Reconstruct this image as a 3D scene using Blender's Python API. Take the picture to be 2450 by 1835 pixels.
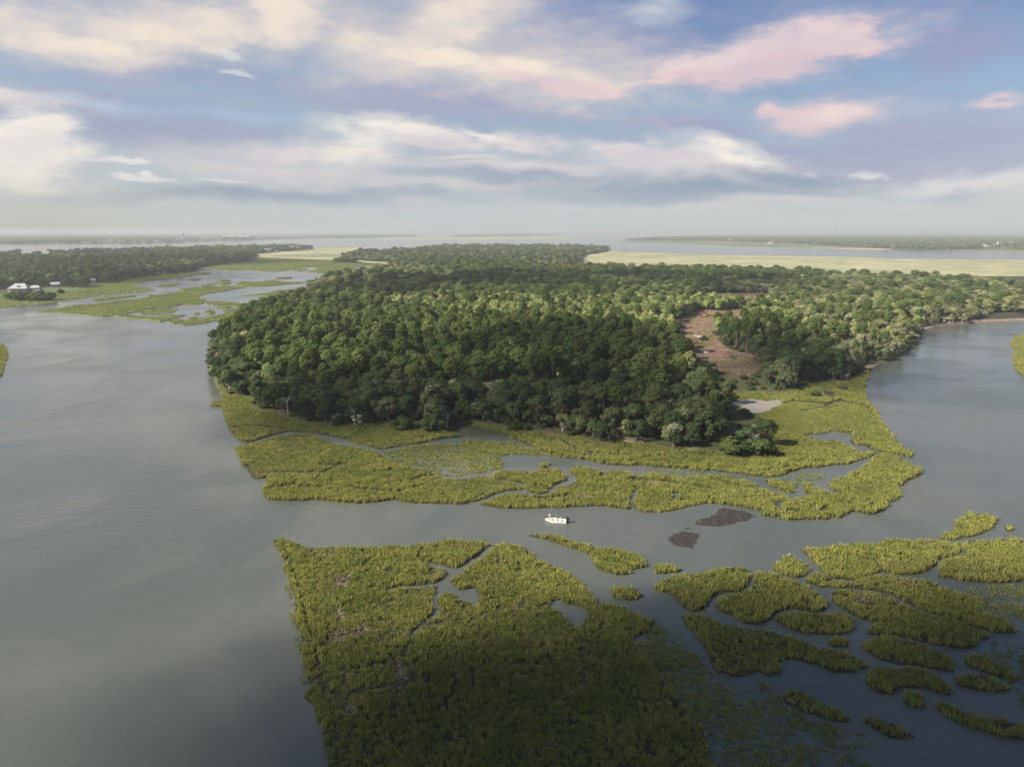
import bpy, bmesh, math, random
import numpy as np
from mathutils import Vector, Matrix, geometry

# ------------------------------------------------------------------ camera
PW, PH = 2450.0, 1835.0            # photograph size the layout was read from
FPX = 1700.0                       # focal length in those pixels
CAM_H = 68.0
PITCH = math.atan((917.5 - 553.0) / FPX)
SUN_EL, SUN_AZ = math.radians(37), math.radians(-110)   # azimuth from +Y, negative = left
SUN_STRENGTH = 5.0
SKY_STRENGTH = 0.05
EXPOSURE = 1.18
HAZE_DENSITY = 0.00015

sc = bpy.context.scene
for o in list(bpy.data.objects):
    bpy.data.objects.remove(o)
C = sc.collection
cam_d = bpy.data.cameras.new('camera')
cam = bpy.data.objects.new('camera', cam_d); C.objects.link(cam)
cam_d.sensor_width = 36; cam_d.lens = 36 * FPX / PW
cam_d.clip_start = 0.5; cam_d.clip_end = 200000
cam.location = (0, 0, CAM_H); cam.rotation_euler = (math.pi / 2 - PITCH, 0, 0)
sc.camera = cam
sc.view_settings.view_transform = 'Standard'; sc.view_settings.look = 'None'
sc.view_settings.gamma = 1; sc.view_settings.exposure = EXPOSURE
sc.view_settings.use_curve_mapping = False
sc.render.engine = 'CYCLES'
sc.cycles.use_denoising = True
sc.cycles.max_bounces = 6; sc.cycles.diffuse_bounces = 2; sc.cycles.glossy_bounces = 2
sc.cycles.transmission_bounces = 3; sc.cycles.volume_bounces = 0; sc.cycles.transparent_max_bounces = 24
sc.cycles.caustics_reflective = False; sc.cycles.caustics_refractive = False
sc.cycles.sample_clamp_indirect = 4

Fw = np.array([0, math.cos(PITCH), -math.sin(PITCH)])
Up = np.array([0, math.sin(PITCH), math.cos(PITCH)])
def pix_dir(px, py):
    return Fw + (px - PW / 2) / FPX * np.array([1., 0, 0]) - (py - PH / 2) / FPX * Up
def U(px, py, z=0.0):              # photo pixel -> point at height z
    d = pix_dir(px, py); t = (z - CAM_H) / d[2]
    return (d[0] * t, d[1] * t)
def proj(x, y, z):                 # arrays of points -> photo pixels
    v = np.stack([x, y, np.asarray(z) - CAM_H + 0 * x], -1)
    w = v @ Fw; w = np.where(np.abs(w) < 1e-6, 1e-6, w)
    return PW / 2 + FPX * v[..., 0] / w, PH / 2 - FPX * (v @ Up) / w
SUNV = np.array([math.sin(SUN_AZ) * math.cos(SUN_EL), math.cos(SUN_AZ) * math.cos(SUN_EL), math.sin(SUN_EL)])

# zoomed views the outlines were read in: origin and scale
ZOOM = dict(F=(0, 0, .9029), A=(600, 1230, 2.738), B=(1150, 1230, 2.738), D=(1750, 1180, 2.53),
            E=(450, 680, 3.0129), G=(1050, 680, 3.0129), R=(1650, 680, 2.761), H=(500, 980, 3.16),
            I=(1100, 980, 3.687), L=(0, 530, 2.765), M=(700, 530, 2.765), Q=(1450, 530, 2.212),
            K=(1600, 720, 5.917), T=(0, 540, 5.53), V=(380, 540, 5.53), X=(1250, 1180, 11.06),
            W=(1950, 540, 4.424))
def P(s):                          # 'A 160,175 210,155 B 330,260 ...' -> photo pixels
    out, z = [], ZOOM['F']
    for t in s.split():
        if t in ZOOM: z = ZOOM[t]; continue
        a, b = t.split(',')
        out.append((float(a) / z[2] + z[0], float(b) / z[2] + z[1]))
    return out
def WP(s, z=0.0):                  # the same to ground points
    return [U(a, b, z) for a, b in P(s)]

# ------------------------------------------------------------------ node helpers
def nd(nt, typ, **kw):
    n = nt.nodes.new(typ)
    for k, v in kw.items(): setattr(n, k, v)
    return n
def lk(nt, a, b): nt.links.new(a, b)
def mth(nt, op, a, b=None, c=None, clamp=False):
    n = nd(nt, 'ShaderNodeMath', operation=op, use_clamp=clamp)
    for i, v in enumerate((a, b, c)):
        if v is None: continue
        if isinstance(v, (int, float)): n.inputs[i].default_value = v
        else: lk(nt, v, n.inputs[i])
    return n.outputs[0]
def mixc(nt, f, a, b, blend='MIX'):
    n = nd(nt, 'ShaderNodeMix', data_type='RGBA', blend_type=blend)
    for s, v in ((n.inputs[0], f), (n.inputs[6], a), (n.inputs[7], b)):
        if isinstance(v, (int, float)): s.default_value = v
        elif isinstance(v, (tuple, list)): s.default_value = (*v[:3], 1)
        else: lk(nt, v, s)
    return n.outputs[2]
def smooth(nt, v, lo, hi, a=0.0, b=1.0):
    n = nd(nt, 'ShaderNodeMapRange', interpolation_type='SMOOTHSTEP')
    for i, x in enumerate((v, lo, hi, a, b)):
        if isinstance(x, (int, float)): n.inputs[i].default_value = x
        else: lk(nt, x, n.inputs[i])
    return n.outputs[0]
def noise(nt, vec, scale, detail=4, rough=.5, dist=0.0):
    n = nd(nt, 'ShaderNodeTexNoise'); n.inputs['Scale'].default_value = scale
    n.inputs['Detail'].default_value = detail; n.inputs['Roughness'].default_value = rough
    n.inputs['Distortion'].default_value = dist
    if vec is not None: lk(nt, vec, n.inputs['Vector'])
    return n

# ------------------------------------------------------------------ world: Nishita sky under a broken cloud deck
world = bpy.data.worlds.new('World'); sc.world = world; world.use_nodes = True
nt = world.node_tree; nt.nodes.clear()
wout = nd(nt, 'ShaderNodeOutputWorld')
sky = nd(nt, 'ShaderNodeTexSky', sky_type='NISHITA', sun_disc=False)
sky.sun_elevation = SUN_EL; sky.sun_rotation = SUN_AZ; sky.altitude = 60
sky.air_density = 1.0; sky.dust_density = 1.2; sky.ozone_density = 2.0
bg_sky = nd(nt, 'ShaderNodeBackground'); bg_sky.inputs[1].default_value = SKY_STRENGTH
lk(nt, sky.outputs[0], bg_sky.inputs[0])
tc = nd(nt, 'ShaderNodeTexCoord')
sep = nd(nt, 'ShaderNodeSeparateXYZ'); lk(nt, tc.outputs['Generated'], sep.inputs[0])
dx, dy, dz = sep.outputs
az = mth(nt, 'ARCTAN2', dx, dy); el = mth(nt, 'ARCSINE', mth(nt, 'MINIMUM', mth(nt, 'MAXIMUM', dz, -1), 1))
den = mth(nt, 'ADD', mth(nt, 'MAXIMUM', dz, 0), .10)
plane = nd(nt, 'ShaderNodeCombineXYZ')               # where the ray meets the cloud deck
lk(nt, mth(nt, 'DIVIDE', dx, den), plane.inputs[0]); lk(nt, mth(nt, 'DIVIDE', dy, den), plane.inputs[1])
ae = nd(nt, 'ShaderNodeCombineXYZ'); lk(nt, az, ae.inputs[0]); lk(nt, mth(nt, 'MULTIPLY', el, 2.6), ae.inputs[1])
wn = noise(nt, ae.outputs[0], 5.0, 5, .58)           # ragged cloud edges
wv = nd(nt, 'ShaderNodeVectorMath', operation='SUBTRACT'); lk(nt, wn.outputs['Color'], wv.inputs[0]); wv.inputs[1].default_value = (.5, .5, .5)
wm = nd(nt, 'ShaderNodeVectorMath', operation='MULTIPLY'); lk(nt, wv.outputs[0], wm.inputs[0]); wm.inputs[1].default_value = (.20, .07, 0)
ae0 = nd(nt, 'ShaderNodeCombineXYZ'); lk(nt, az, ae0.inputs[0]); lk(nt, el, ae0.inputs[1])
wpos = nd(nt, 'ShaderNodeVectorMath', operation='ADD'); lk(nt, ae0.outputs[0], wpos.inputs[0]); lk(nt, wm.outputs[0], wpos.inputs[1])
fine = noise(nt, ae.outputs[0], 16.0, 8, .64).outputs[0]

def blob(x, y, a, b, rot=0, soft=(.25, 1.0), puff=.45):
    d = pix_dir(x / .9029, y / .9029); d = d / np.linalg.norm(d)
    m = nd(nt, 'ShaderNodeMapping', vector_type='TEXTURE')
    m.inputs['Location'].default_value = (math.atan2(d[0], d[1]), math.asin(d[2]), 0)
    m.inputs['Rotation'].default_value = (0, 0, -math.radians(rot))
    m.inputs['Scale'].default_value = (a * 1.38 / 1535., b * 1.55 / 1535., 1)
    lk(nt, wpos.outputs[0], m.inputs['Vector'])
    ln = nd(nt, 'ShaderNodeVectorMath', operation='LENGTH'); lk(nt, m.outputs[0], ln.inputs[0])
    v = mth(nt, 'ADD', ln.outputs['Value'], mth(nt, 'MULTIPLY_ADD', fine, puff * 2, -puff))
    return smooth(nt, v, soft[0], soft[1], 1.0, 0.0)
def union(bs):
    r = bs[0]
    for b in bs[1:]: r = mth(nt, 'MAXIMUM', r, b)
    return r

big = noise(nt, plane.outputs[0], .55, 6, .55, .4).outputs[0]
mid = noise(nt, plane.outputs[0], 1.3, 6, .6, .6).outputs[0]
# thin veil over most of the sky, mauve grey, paler and greyer low down
low = smooth(nt, el, 0.0, .30)
veilcol = mixc(nt, low, (.54, .60, .625), mixc(nt, smooth(nt, az, -.5, .45), (.32, .42, .63), (.13, .205, .45)))
warm = smooth(nt, az, .35, -.75)
veilcol = mixc(nt, mth(nt, 'MULTIPLY', warm, .18), veilcol, (.70, .66, .60))
veilcol = mixc(nt, mth(nt, 'MULTIPLY', smooth(nt, mid, .42, .68), .38), veilcol, (.36, .37, .54))
col, fac = veilcol, smooth(nt, big, .28, .62, .25, .80)
fac = mth(nt, 'MAXIMUM', fac, smooth(nt, el, .20, .03))
# clouds brighter on the sunward, upper side of each billow
off_v = nd(nt, 'ShaderNodeVectorMath', operation='ADD'); lk(nt, ae.outputs[0], off_v.inputs[0]); off_v.inputs[1].default_value = (-.035, .06, 0)
b1 = noise(nt, ae.outputs[0], 7.0, 6, .6).outputs[0]; b2_ = noise(nt, off_v.outputs[0], 7.0, 6, .6).outputs[0]
billow = mth(nt, 'MULTIPLY_ADD', mth(nt, 'SUBTRACT', b1, b2_), 3.2, .5, True)
def layer(mask, colour, amount=1.0, relief=.32):
    global col, fac
    colour = mixc(nt, mth(nt, 'MULTIPLY', mth(nt, 'SUBTRACT', 1.0, billow), relief), colour, (.50, .46, .60))
    m = mth(nt, 'MULTIPLY', mask, amount)
    col = mixc(nt, m, col, colour)
    fac = mth(nt, 'MAXIMUM', fac, m)
# streets of cloud that go on all round, warm side and violet side
gen = smooth(nt, mth(nt, 'MULTIPLY_ADD', fine, .25, mth(nt, 'MULTIPLY_ADD', mid, .6, mth(nt, 'MULTIPLY', big, .5))), .66, .80)
layer(gen, mixc(nt, warm, (.62, .56, .66), (.90, .80, .70)), .28)
MAUVE, CREAM, PINK, WHITE, SLATE = (.37, .365, .53), (1.0, .86, .70), (.88, .66, .64), (.97, .95, .88), (.23, .31, .45)
S = (.12, 1.15)
layer(union([blob(1340, 105, 190, 50, 0, S), blob(1750, 330, 330, 34, 2, S), blob(300, 290, 330, 30, 0, S), blob(230, 110, 240, 40, 4, S), blob(1000, 225, 420, 30, 4, S), blob(1950, 330, 300, 50, 0, S),
             blob(150, 225, 260, 40, 0, S), blob(1480, 270, 230, 30, 5, S), blob(2080, 110, 160, 50, 0, S)]), MAUVE, .8, 0)
layer(union([blob(1000, 120, 420, 75, 6, (0, 1.3)), blob(560, 40, 300, 55, -4, (0, 1.3)), blob(200, 70, 260, 45, 0, (0, 1.3))]), (.80, .72, .68), .6)
layer(union([blob(420, 45, 360, 50, -6, S), blob(630, 25, 120, 70, 0, S), blob(160, 85, 190, 30, 0, S), blob(940, 110, 330, 45, 8, S),
             blob(1120, 150, 300, 55, 6, S), blob(960, 40, 230, 50, -18, S), blob(1230, 180, 200, 22, 3, S), blob(40, 200, 160, 22, 4, S)]), CREAM, .92)
S2 = (.35, 1.0)
layer(union([blob(1650, 118, 265, 42, -6, S2), blob(1810, 84, 95, 36, 6, S2), blob(1470, 150, 95, 20, -12, S2), blob(1785, 243, 140, 30, 2, S2),
             blob(1690, 235, 60, 14, 0, S2), blob(1240, 188, 150, 16, 6, S2), blob(2110, 232, 50, 8, 0, S2), blob(1420, 175, 60, 8, 0, S)]), PINK, .92)
layer(union([blob(1600, 100, 180, 18, -8, S), blob(1800, 78, 90, 18, 8, S), blob(1830, 232, 70, 12, 0, S), blob(1500, 128, 90, 9, -8, S)]), (.92, .76, .72), .7)
layer(union([blob(900, 292, 190, 28, 6, S2), blob(1120, 305, 130, 18, 6, S2), blob(1340, 322, 110, 20, 6, S2), blob(1470, 352, 230, 34, 8, S2),
             blob(620, 372, 230, 16, 2, S), blob(1000, 345, 120, 10, 0, S), blob(700, 345, 250, 22, 0, S), blob(1150, 375, 330, 22, 3, S)]), (.80, .73, .72), .92)
layer(union([blob(750, 308, 100, 46, 0, (.0, 1.1)), blob(860, 272, 120, 16, 8, S), blob(1530, 318, 95, 20, 12, S), blob(70, 315, 110, 42, -24, S2),
             blob(150, 285, 45, 22, 0, S2), blob(1560, 345, 90, 12, 10, S), blob(1040, 285, 90, 10, 8, S), blob(1700, 60, 0.1, 0.1)]), (1.0, .93, .82), .95)
layer(union([blob(508, 160, 36, 6, 3, S2), blob(490, 112, 42, 9, 12, S2), blob(222, 357, 58, 4, 0, S2), blob(285, 383, 48, 4, 2, S2), blob(480, 387, 60, 4, 2, S2),
             blob(1410, 25, 85, 20, 0, S), blob(1875, 377, 20, 5, 0, S), blob(1740, 374, 16, 5, 0, S2), blob(2050, 395, 180, 12, -2, S)]), WHITE, .7)
layer(union([blob(250, 226, 170, 12, 2, (0, 1.2)), blob(540, 249, 130, 10, 2, (0, 1.2))]), (.50, .66, .88), .55)
layer(union([blob(1480, 412, 370, 26, 1, (0, 1.1)), blob(1150, 395, 260, 16, 2, (0, 1.2)), blob(620, 420, 300, 14, 0, (0, 1.3)), blob(1700, 392, 150, 18, 4, S), blob(2090, 416, 60, 14, 0, S)]), SLATE, .9, 0)
layer(union([blob(1600, 442, 420, 9, -1, S), blob(2160, 415, 110, 24, -6, S), blob(950, 400, 300, 10, 0, S)]), (.74, .70, .68), .7)
layer(smooth(nt, el, .085, -.01), mixc(nt, smooth(nt, az, -.15, -.7), (.60, .635, .625), (.54, .545, .47)), .92, 0)
bg_cl = nd(nt, 'ShaderNodeBackground'); lk(nt, col, bg_cl.inputs[0]); bg_cl.inputs[1].default_value = 1.0 * 2 ** -EXPOSURE
mx = nd(nt, 'ShaderNodeMixShader'); lk(nt, fac, mx.inputs[0]); lk(nt, bg_sky.outputs[0], mx.inputs[1]); lk(nt, bg_cl.outputs[0], mx.inputs[2])
lk(nt, mx.outputs[0], wout.inputs['Surface'])
world.cycles.sampling_method = 'MANUAL'; world.cycles.sample_map_resolution = 512

sun_d = bpy.data.lights.new('sun', 'SUN'); sun_d.energy = SUN_STRENGTH; sun_d.angle = math.radians(1.2); sun_d.color = (1, .91, .77)
sun = bpy.data.objects.new('sun', sun_d); C.objects.link(sun); sun.location = (-300, 0, 400)
sun.rotation_euler = Vector(SUNV).to_track_quat('Z', 'Y').to_euler()

# ------------------------------------------------------------------ object helpers
rng = np.random.default_rng(7)
def tag(o, label=None, cat=None, group=None, kind=None):
    if label: o['label'] = label
    if cat: o['category'] = cat
    if group: o['group'] = group
    if kind: o['kind'] = kind
    return o
def empty(name, loc=(0, 0, 0), rz=0.0, scale=1.0):
    o = bpy.data.objects.new(name, None); C.objects.link(o)
    o.location = loc; o.rotation_euler = (0, 0, rz); o.scale = (scale,) * 3; o.empty_display_size = .3
    return o
def mesh_obj(name, me, parent=None):
    o = bpy.data.objects.new(name, me); C.objects.link(o)
    if parent: o.parent = parent
    return o
def make_mesh(name, verts, faces, mats=(), midx=None, smooth_=False):
    me = bpy.data.meshes.new(name)
    me.from_pydata([tuple(map(float, v)) for v in verts], [], faces)
    for m in mats: me.materials.append(m)
    if midx is not None: me.polygons.foreach_set('material_index', np.asarray(midx, dtype=np.int32))
    if smooth_: me.polygons.foreach_set('use_smooth', np.ones(len(me.polygons), dtype=bool))
    me.update(); return me
def quads_mesh(name, V, mats, midx, tone):
    """V: (n,4,3) quads -> mesh, one tone value per face"""
    n = len(V); me = bpy.data.meshes.new(name)
    me.vertices.add(n * 4); me.vertices.foreach_set('co', V.reshape(-1).astype(np.float32))
    me.loops.add(n * 4); me.loops.foreach_set('vertex_index', np.arange(n * 4, dtype=np.int32))
    me.polygons.add(n); me.polygons.foreach_set('loop_start', np.arange(0, n * 4, 4, dtype=np.int32))
    me.polygons.foreach_set('loop_total', np.full(n, 4, dtype=np.int32))
    for m in mats: me.materials.append(m)
    me.polygons.foreach_set('material_index', np.asarray(midx, dtype=np.int32))
    at = me.attributes.new('tone', 'FLOAT', 'FACE'); at.data.foreach_set('value', np.asarray(tone, dtype=np.float32))
    me.update(); me.validate(); return me
class MB:
    """collects simple solids into one mesh"""
    def __init__(s): s.v, s.f = [], []
    def add(s, v, f):
        b = len(s.v); s.v += [tuple(map(float, p)) for p in v]; s.f += [tuple(i + b for i in q) for q in f]; return s
    def box(s, c, d, rz=0.0, top=1.0):
        x, y, z = d[0] / 2, d[1] / 2, d[2] / 2; cs, sn = math.cos(rz), math.sin(rz); v = []
        for k, t in ((-z, 1), (z, top)):
            for a, b in ((-x, -y), (x, -y), (x, y), (-x, y)):
                a, b = a * t, b * t
                v.append((c[0] + a * cs - b * sn, c[1] + a * sn + b * cs, c[2] + k))
        return s.add(v, [(3, 2, 1, 0), (4, 5, 6, 7), (0, 1, 5, 4), (1, 2, 6, 5), (2, 3, 7, 6), (3, 0, 4, 7)])
    def tube(s, pts, rad, n=6, caps=True):
        pts = [Vector(p) for p in pts]; v, f = [], []
        for i, p in enumerate(pts):
            d = (pts[min(i + 1, len(pts) - 1)] - pts[max(i - 1, 0)]).normalized()
            a = d.cross(Vector((.31, .95, .05)) if abs(d.y) < .9 else Vector((1, 0, 0))).normalized(); b = d.cross(a)
            r = rad[i] if isinstance(rad, (list, tuple)) else rad
            for k in range(n):
                t = 2 * math.pi * k / n; v.append(p + a * math.cos(t) * r + b * math.sin(t) * r)
        for i in range(len(pts) - 1):
            for k in range(n):
                f.append((i * n + k, i * n + (k + 1) % n, (i + 1) * n + (k + 1) % n, (i + 1) * n + k))
        if caps: f.append(tuple(range(n - 1, -1, -1))); f.append(tuple((len(pts) - 1) * n + k for k in range(n)))
        return s.add(v, f)
    def ball(s, c, r, seg=8, rings=6, jit=0.0):
        v, f = [], []; r = r if isinstance(r, (tuple, list)) else (r,) * 3
        for i in range(rings + 1):
            ph = math.pi * i / rings
            for k in range(seg):
                t = 2 * math.pi * k / seg; q = 1 + jit * (rng.random() - .5) * 2
                v.append((c[0] + r[0] * q * math.sin(ph) * math.cos(t), c[1] + r[1] * q * math.sin(ph) * math.sin(t), c[2] + r[2] * q * math.cos(ph)))
        for i in range(rings):
            for k in range(seg):
                f.append((i * seg + k, (i + 1) * seg + k, (i + 1) * seg + (k + 1) % seg, i * seg + (k + 1) % seg))
        return s.add(v, f)
    def mesh(s, name, mat, sm=False): return make_mesh(name, s.v, s.f, [mat] if mat else [], smooth_=sm)
    def build(s, name, mat, parent=None, sm=False): return mesh_obj(name, s.mesh(name, mat, sm), parent)

# ------------------------------------------------------------------ materials
def new_mat(name):
    m = bpy.data.materials.new(name); m.use_nodes = True; m.node_tree.nodes.clear()
    t = m.node_tree; return m, t, nd(t, 'ShaderNodeOutputMaterial')
def plain(name, colr, rough=.7, var=.15, scale=3.0, metal=0.0):
    m, t, o = new_mat(name); b = nd(t, 'ShaderNodeBsdfPrincipled')
    b.inputs['Roughness'].default_value = rough; b.inputs['Metallic'].default_value = metal
    g = nd(t, 'ShaderNodeTexCoord'); n = noise(t, g.outputs['Object'], scale, 4)
    dk = tuple(c * (1 - var) for c in colr); lt = tuple(min(1, c * (1 + var)) for c in colr)
    lk(t, mixc(t, n.outputs[0], dk, lt), b.inputs['Base Color']); lk(t, b.outputs[0], o.inputs[0]); return m
def foliage(name, a, b, c, transl=.28, hv=.12, pos_scale=.02):
    """two leaf greens per clump, a third per tree, drifting over the woods"""
    m, t, o = new_mat(name)
    at = nd(t, 'ShaderNodeAttribute', attribute_name='tone')
    oi = nd(t, 'ShaderNodeObjectInfo'); ge = nd(t, 'ShaderNodeNewGeometry')
    k = mixc(t, at.outputs['Fac'], a, b)
    k = mixc(t, mth(t, 'MULTIPLY', mth(t, 'POWER', oi.outputs['Random'], 1.6), .75), k, c)
    n = noise(t, ge.outputs['Position'], pos_scale, 3).outputs[0]
    hs = nd(t, 'ShaderNodeHueSaturation'); lk(t, k, hs.inputs['Color'])
    lk(t, mth(t, 'MULTIPLY_ADD', n, hv * .5, .5 - hv * .25), hs.inputs['Hue'])
    r2 = mth(t, 'FRACT', mth(t, 'MULTIPLY', oi.outputs['Random'], 17.3))
    lk(t, mth(t, 'MULTIPLY_ADD', r2, .7, .65), hs.inputs['Value'])
    d = nd(t, 'ShaderNodeBsdfDiffuse'); lk(t, hs.outputs[0], d.inputs[0])
    tr = nd(t, 'ShaderNodeBsdfTranslucent'); lk(t, mixc(t, .5, hs.outputs[0], (.16, .20, .03)), tr.inputs[0])
    x = nd(t, 'ShaderNodeMixShader'); x.inputs[0].default_value = transl
    lk(t, d.outputs[0], x.inputs[1]); lk(t, tr.outputs[0], x.inputs[2]); lk(t, x.outputs[0], o.inputs[0]); return m
def ground(name, cols, scale=.05, fine_s=.6, bump=.3, rough=.95):
    m, t, o = new_mat(name); ge = nd(t, 'ShaderNodeNewGeometry'); b = nd(t, 'ShaderNodeBsdfPrincipled')
    b.inputs['Roughness'].default_value = rough; b.inputs['Specular IOR Level'].default_value = .2
    n1 = noise(t, ge.outputs['Position'], scale, 5, .6, .5).outputs[0]; n2 = noise(t, ge.outputs['Position'], fine_s, 5, .65).outputs[0]
    k = mixc(t, smooth(t, n1, .35, .65), cols[0], cols[1]); k = mixc(t, smooth(t, n2, .45, .7), k, cols[2])
    lk(t, k, b.inputs['Base Color'])
    bp = nd(t, 'ShaderNodeBump'); bp.inputs['Strength'].default_value = bump; bp.inputs['Distance'].default_value = .5
    lk(t, n2, bp.inputs['Height']); lk(t, bp.outputs[0], b.inputs['Normal']); lk(t, b.outputs[0], o.inputs[0]); return m

M = {}
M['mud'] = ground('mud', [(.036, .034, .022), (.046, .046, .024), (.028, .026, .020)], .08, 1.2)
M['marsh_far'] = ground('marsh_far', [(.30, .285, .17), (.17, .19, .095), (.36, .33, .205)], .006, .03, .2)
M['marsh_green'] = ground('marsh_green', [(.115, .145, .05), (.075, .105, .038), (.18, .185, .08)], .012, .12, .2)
M['floor'] = ground('forest_floor', [(.060, .075, .022), (.045, .050, .022), (.085, .060, .040)], .03, .4)
M['lawn'] = ground('lawn', [(.075, .11, .028), (.060, .09, .025), (.10, .12, .04)], .05, .5)
M['far_land'] = ground('far_land', [(.045, .07, .035), (.065, .08, .04), (.05, .06, .035)], .002, .02, .1)
M['soil'] = ground('cleared_soil', [(.20, .115, .080), (.11, .062, .048), (.27, .19, .13)], .06, .45, .5)
M['sand'] = ground('wet_sand', [(.25, .22, .19), (.22, .20, .175), (.19, .165, .14)], .05, .8, .1, .5)
M['shore'] = ground('shore_mud', [(.20, .15, .11), (.14, .11, .085), (.25, .20, .15)], .1, .9)
M['oyster'] = ground('oyster_shell', [(.024, .021, .019), (.034, .030, .026), (.080, .072, .064)], .5, 3.0, .8)
M['bark'] = plain('bark', (.10, .075, .055), .95, .35, 2.0)
M['pale_bark'] = plain('pale_bark', (.30, .27, .23), .95, .3, 2.0)
M['dead_wood'] = plain('dead_wood', (.42, .37, .32), .9, .25, 3.0)
M['pine'] = foliage('pine_needles', (.064, .102, .030), (.100, .142, .040), (.145, .170, .054))
M['oak'] = foliage('oak_leaves', (.044, .072, .030), (.070, .100, .037), (.105, .122, .054))
M['leaf'] = foliage('pale_sunlit_leaves', (.195, .255, .075), (.265, .305, .10), (.33, .32, .14))  # light green species, paled further with sunlight put into the colour
M['grey_oak'] = foliage('mossy_sunlit_oak_leaves', (.135, .155, .068), (.19, .20, .10), (.25, .24, .14))  # mossy grey-green, paled further with painted sunlight for the right-hand woods
M['shrub'] = foliage('shrub_leaves', (.042, .066, .022), (.060, .084, .028), (.09, .105, .036))
M['moss'] = foliage('hanging_moss', (.14, .145, .105), (.20, .19, .145), (.24, .22, .16), .2, .02)
M['dead_leaf'] = foliage('withered_leaves', (.34, .29, .20), (.42, .35, .26), (.36, .30, .22), .2, .02)
M['far_tree'] = foliage('far_foliage', (.05, .08, .036), (.075, .10, .045), (.10, .115, .058), .2, .06, .002)

def grass_mat(name, g1, g2, yel, dead):
    m, t, o = new_mat(name); ge = nd(t, 'ShaderNodeNewGeometry'); oi = nd(t, 'ShaderNodeObjectInfo')
    at = nd(t, 'ShaderNodeAttribute', attribute_name='tone')
    n1 = noise(t, ge.outputs['Position'], .035, 4, .6, .6).outputs[0]
    n2 = noise(t, ge.outputs['Position'], .21, 4, .65, .4).outputs[0]
    lu = nd(t, 'ShaderNodeAttribute', attribute_name='lush', attribute_type='INSTANCER')
    k = mixc(t, mth(t, 'MULTIPLY', smooth(t, n1, .34, .66), .6), g1, yel); k = mixc(t, mth(t, 'MULTIPLY', lu.outputs['Fac'], .7, None, True), mixc(t, .45, k, (.09, .12, .032)), yel); k = mixc(t, mth(t, 'MULTIPLY', oi.outputs['Random'], .85), k, g2)
    k = mixc(t, smooth(t, n2, .54, .70), k, dead)
    k = mixc(t, mth(t, 'MULTIPLY', at.outputs['Fac'], .35), k, yel)
    d = nd(t, 'ShaderNodeBsdfDiffuse'); lk(t, k, d.inputs[0]); tr = nd(t, 'ShaderNodeBsdfTranslucent'); lk(t, k, tr.inputs[0])
    x = nd(t, 'ShaderNodeMixShader'); x.inputs[0].default_value = .35
    lk(t, d.outputs[0], x.inputs[1]); lk(t, tr.outputs[0], x.inputs[2]); lk(t, x.outputs[0], o.inputs[0]); return m
M['grass'] = grass_mat('cordgrass', (.205, .258, .052), (.080, .125, .032), (.440, .415, .125), (.21, .18, .085))
M['wrack'] = plain('dead_stalks', (.21, .17, .11), .95, .3, .5)

m, t, o = new_mat('river_water'); M['water'] = m
b = nd(t, 'ShaderNodeBsdfPrincipled'); ge = nd(t, 'ShaderNodeNewGeometry')
b.inputs['Roughness'].default_value = .10; b.inputs['IOR'].default_value = 1.333
big_ = noise(t, ge.outputs['Position'], .012, 4, .55, 1.2).outputs[0]
lk(t, mixc(t, smooth(t, big_, .38, .64), (.066, .076, .066), (.094, .098, .084)), b.inputs['Base Color'])
mp = nd(t, 'ShaderNodeMapping'); lk(t, ge.outputs['Position'], mp.inputs[0])
mp.inputs['Rotation'].default_value = (0, 0, .25); mp.inputs['Scale'].default_value = (.35, 1.0, 1)
w1 = noise(t, mp.outputs[0], .75, 3, .6, .3).outputs[0]; w2 = noise(t, mp.outputs[0], 2.6, 2, .5).outputs[0]
calm = smooth(t, noise(t, ge.outputs['Position'], .018, 3, .5, 1.0).outputs[0], .38, .64, .25, 1.0)
hgt = mth(t, 'MULTIPLY', mth(t, 'MULTIPLY_ADD', w2, .22, w1), calm)
bp = nd(t, 'ShaderNodeBump'); bp.inputs['Strength'].default_value = .8; bp.inputs['Distance'].default_value = .30
lk(t, hgt, bp.inputs['Height']); lk(t, bp.outputs[0], b.inputs['Normal']); lk(t, b.outputs[0], o.inputs[0])

# ------------------------------------------------------------------ outline tools
def wob(x, y, f, seed):            # smooth pseudo-noise, about -1..1
    r = np.random.default_rng(seed); s = 0
    for k in range(5):
        a, p, q = r.random(3) * 6.283; g = f * 1.7 ** k * (.8 + .4 * r.random())
        s = s + np.sin((x * math.cos(a) + y * math.sin(a)) * g + p) * np.sin((y * math.cos(a) - x * math.sin(a)) * g * .83 + q) * .75 ** k
    return s / 1.7
def densify(pts, seg, amp, seed=1, smooth_it=True):
    pts = [np.array(p, float) for p in pts]; n = len(pts); out = []
    for i in range(n):
        p0, p1, p2, p3 = pts[i - 1], pts[i], pts[(i + 1) % n], pts[(i + 2) % n]
        k = int(min(14, max(1, round(np.linalg.norm(p2 - p1) / seg))))
        for j in range(k):
            u = j / k
            if smooth_it:
                q = .5 * ((2 * p1) + (-p0 + p2) * u + (2 * p0 - 5 * p1 + 4 * p2 - p3) * u * u + (-p0 + 3 * p1 - 3 * p2 + p3) * u ** 3)
                q = .6 * q + .4 * (p1 * (1 - u) + p2 * u)
            else: q = p1 * (1 - u) + p2 * u
            out.append(q)
    a = np.array(out)
    dx_, dy_ = wob(a[:, 0], a[:, 1], 1.4 / seg, seed), wob(a[:, 0], a[:, 1], 1.4 / seg, seed + 99)
    return a + np.stack([dx_, dy_], 1) * amp
def area(a): return .5 * np.sum(a[:, 0] * np.roll(a[:, 1], -1) - np.roll(a[:, 0], -1) * a[:, 1])
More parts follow.
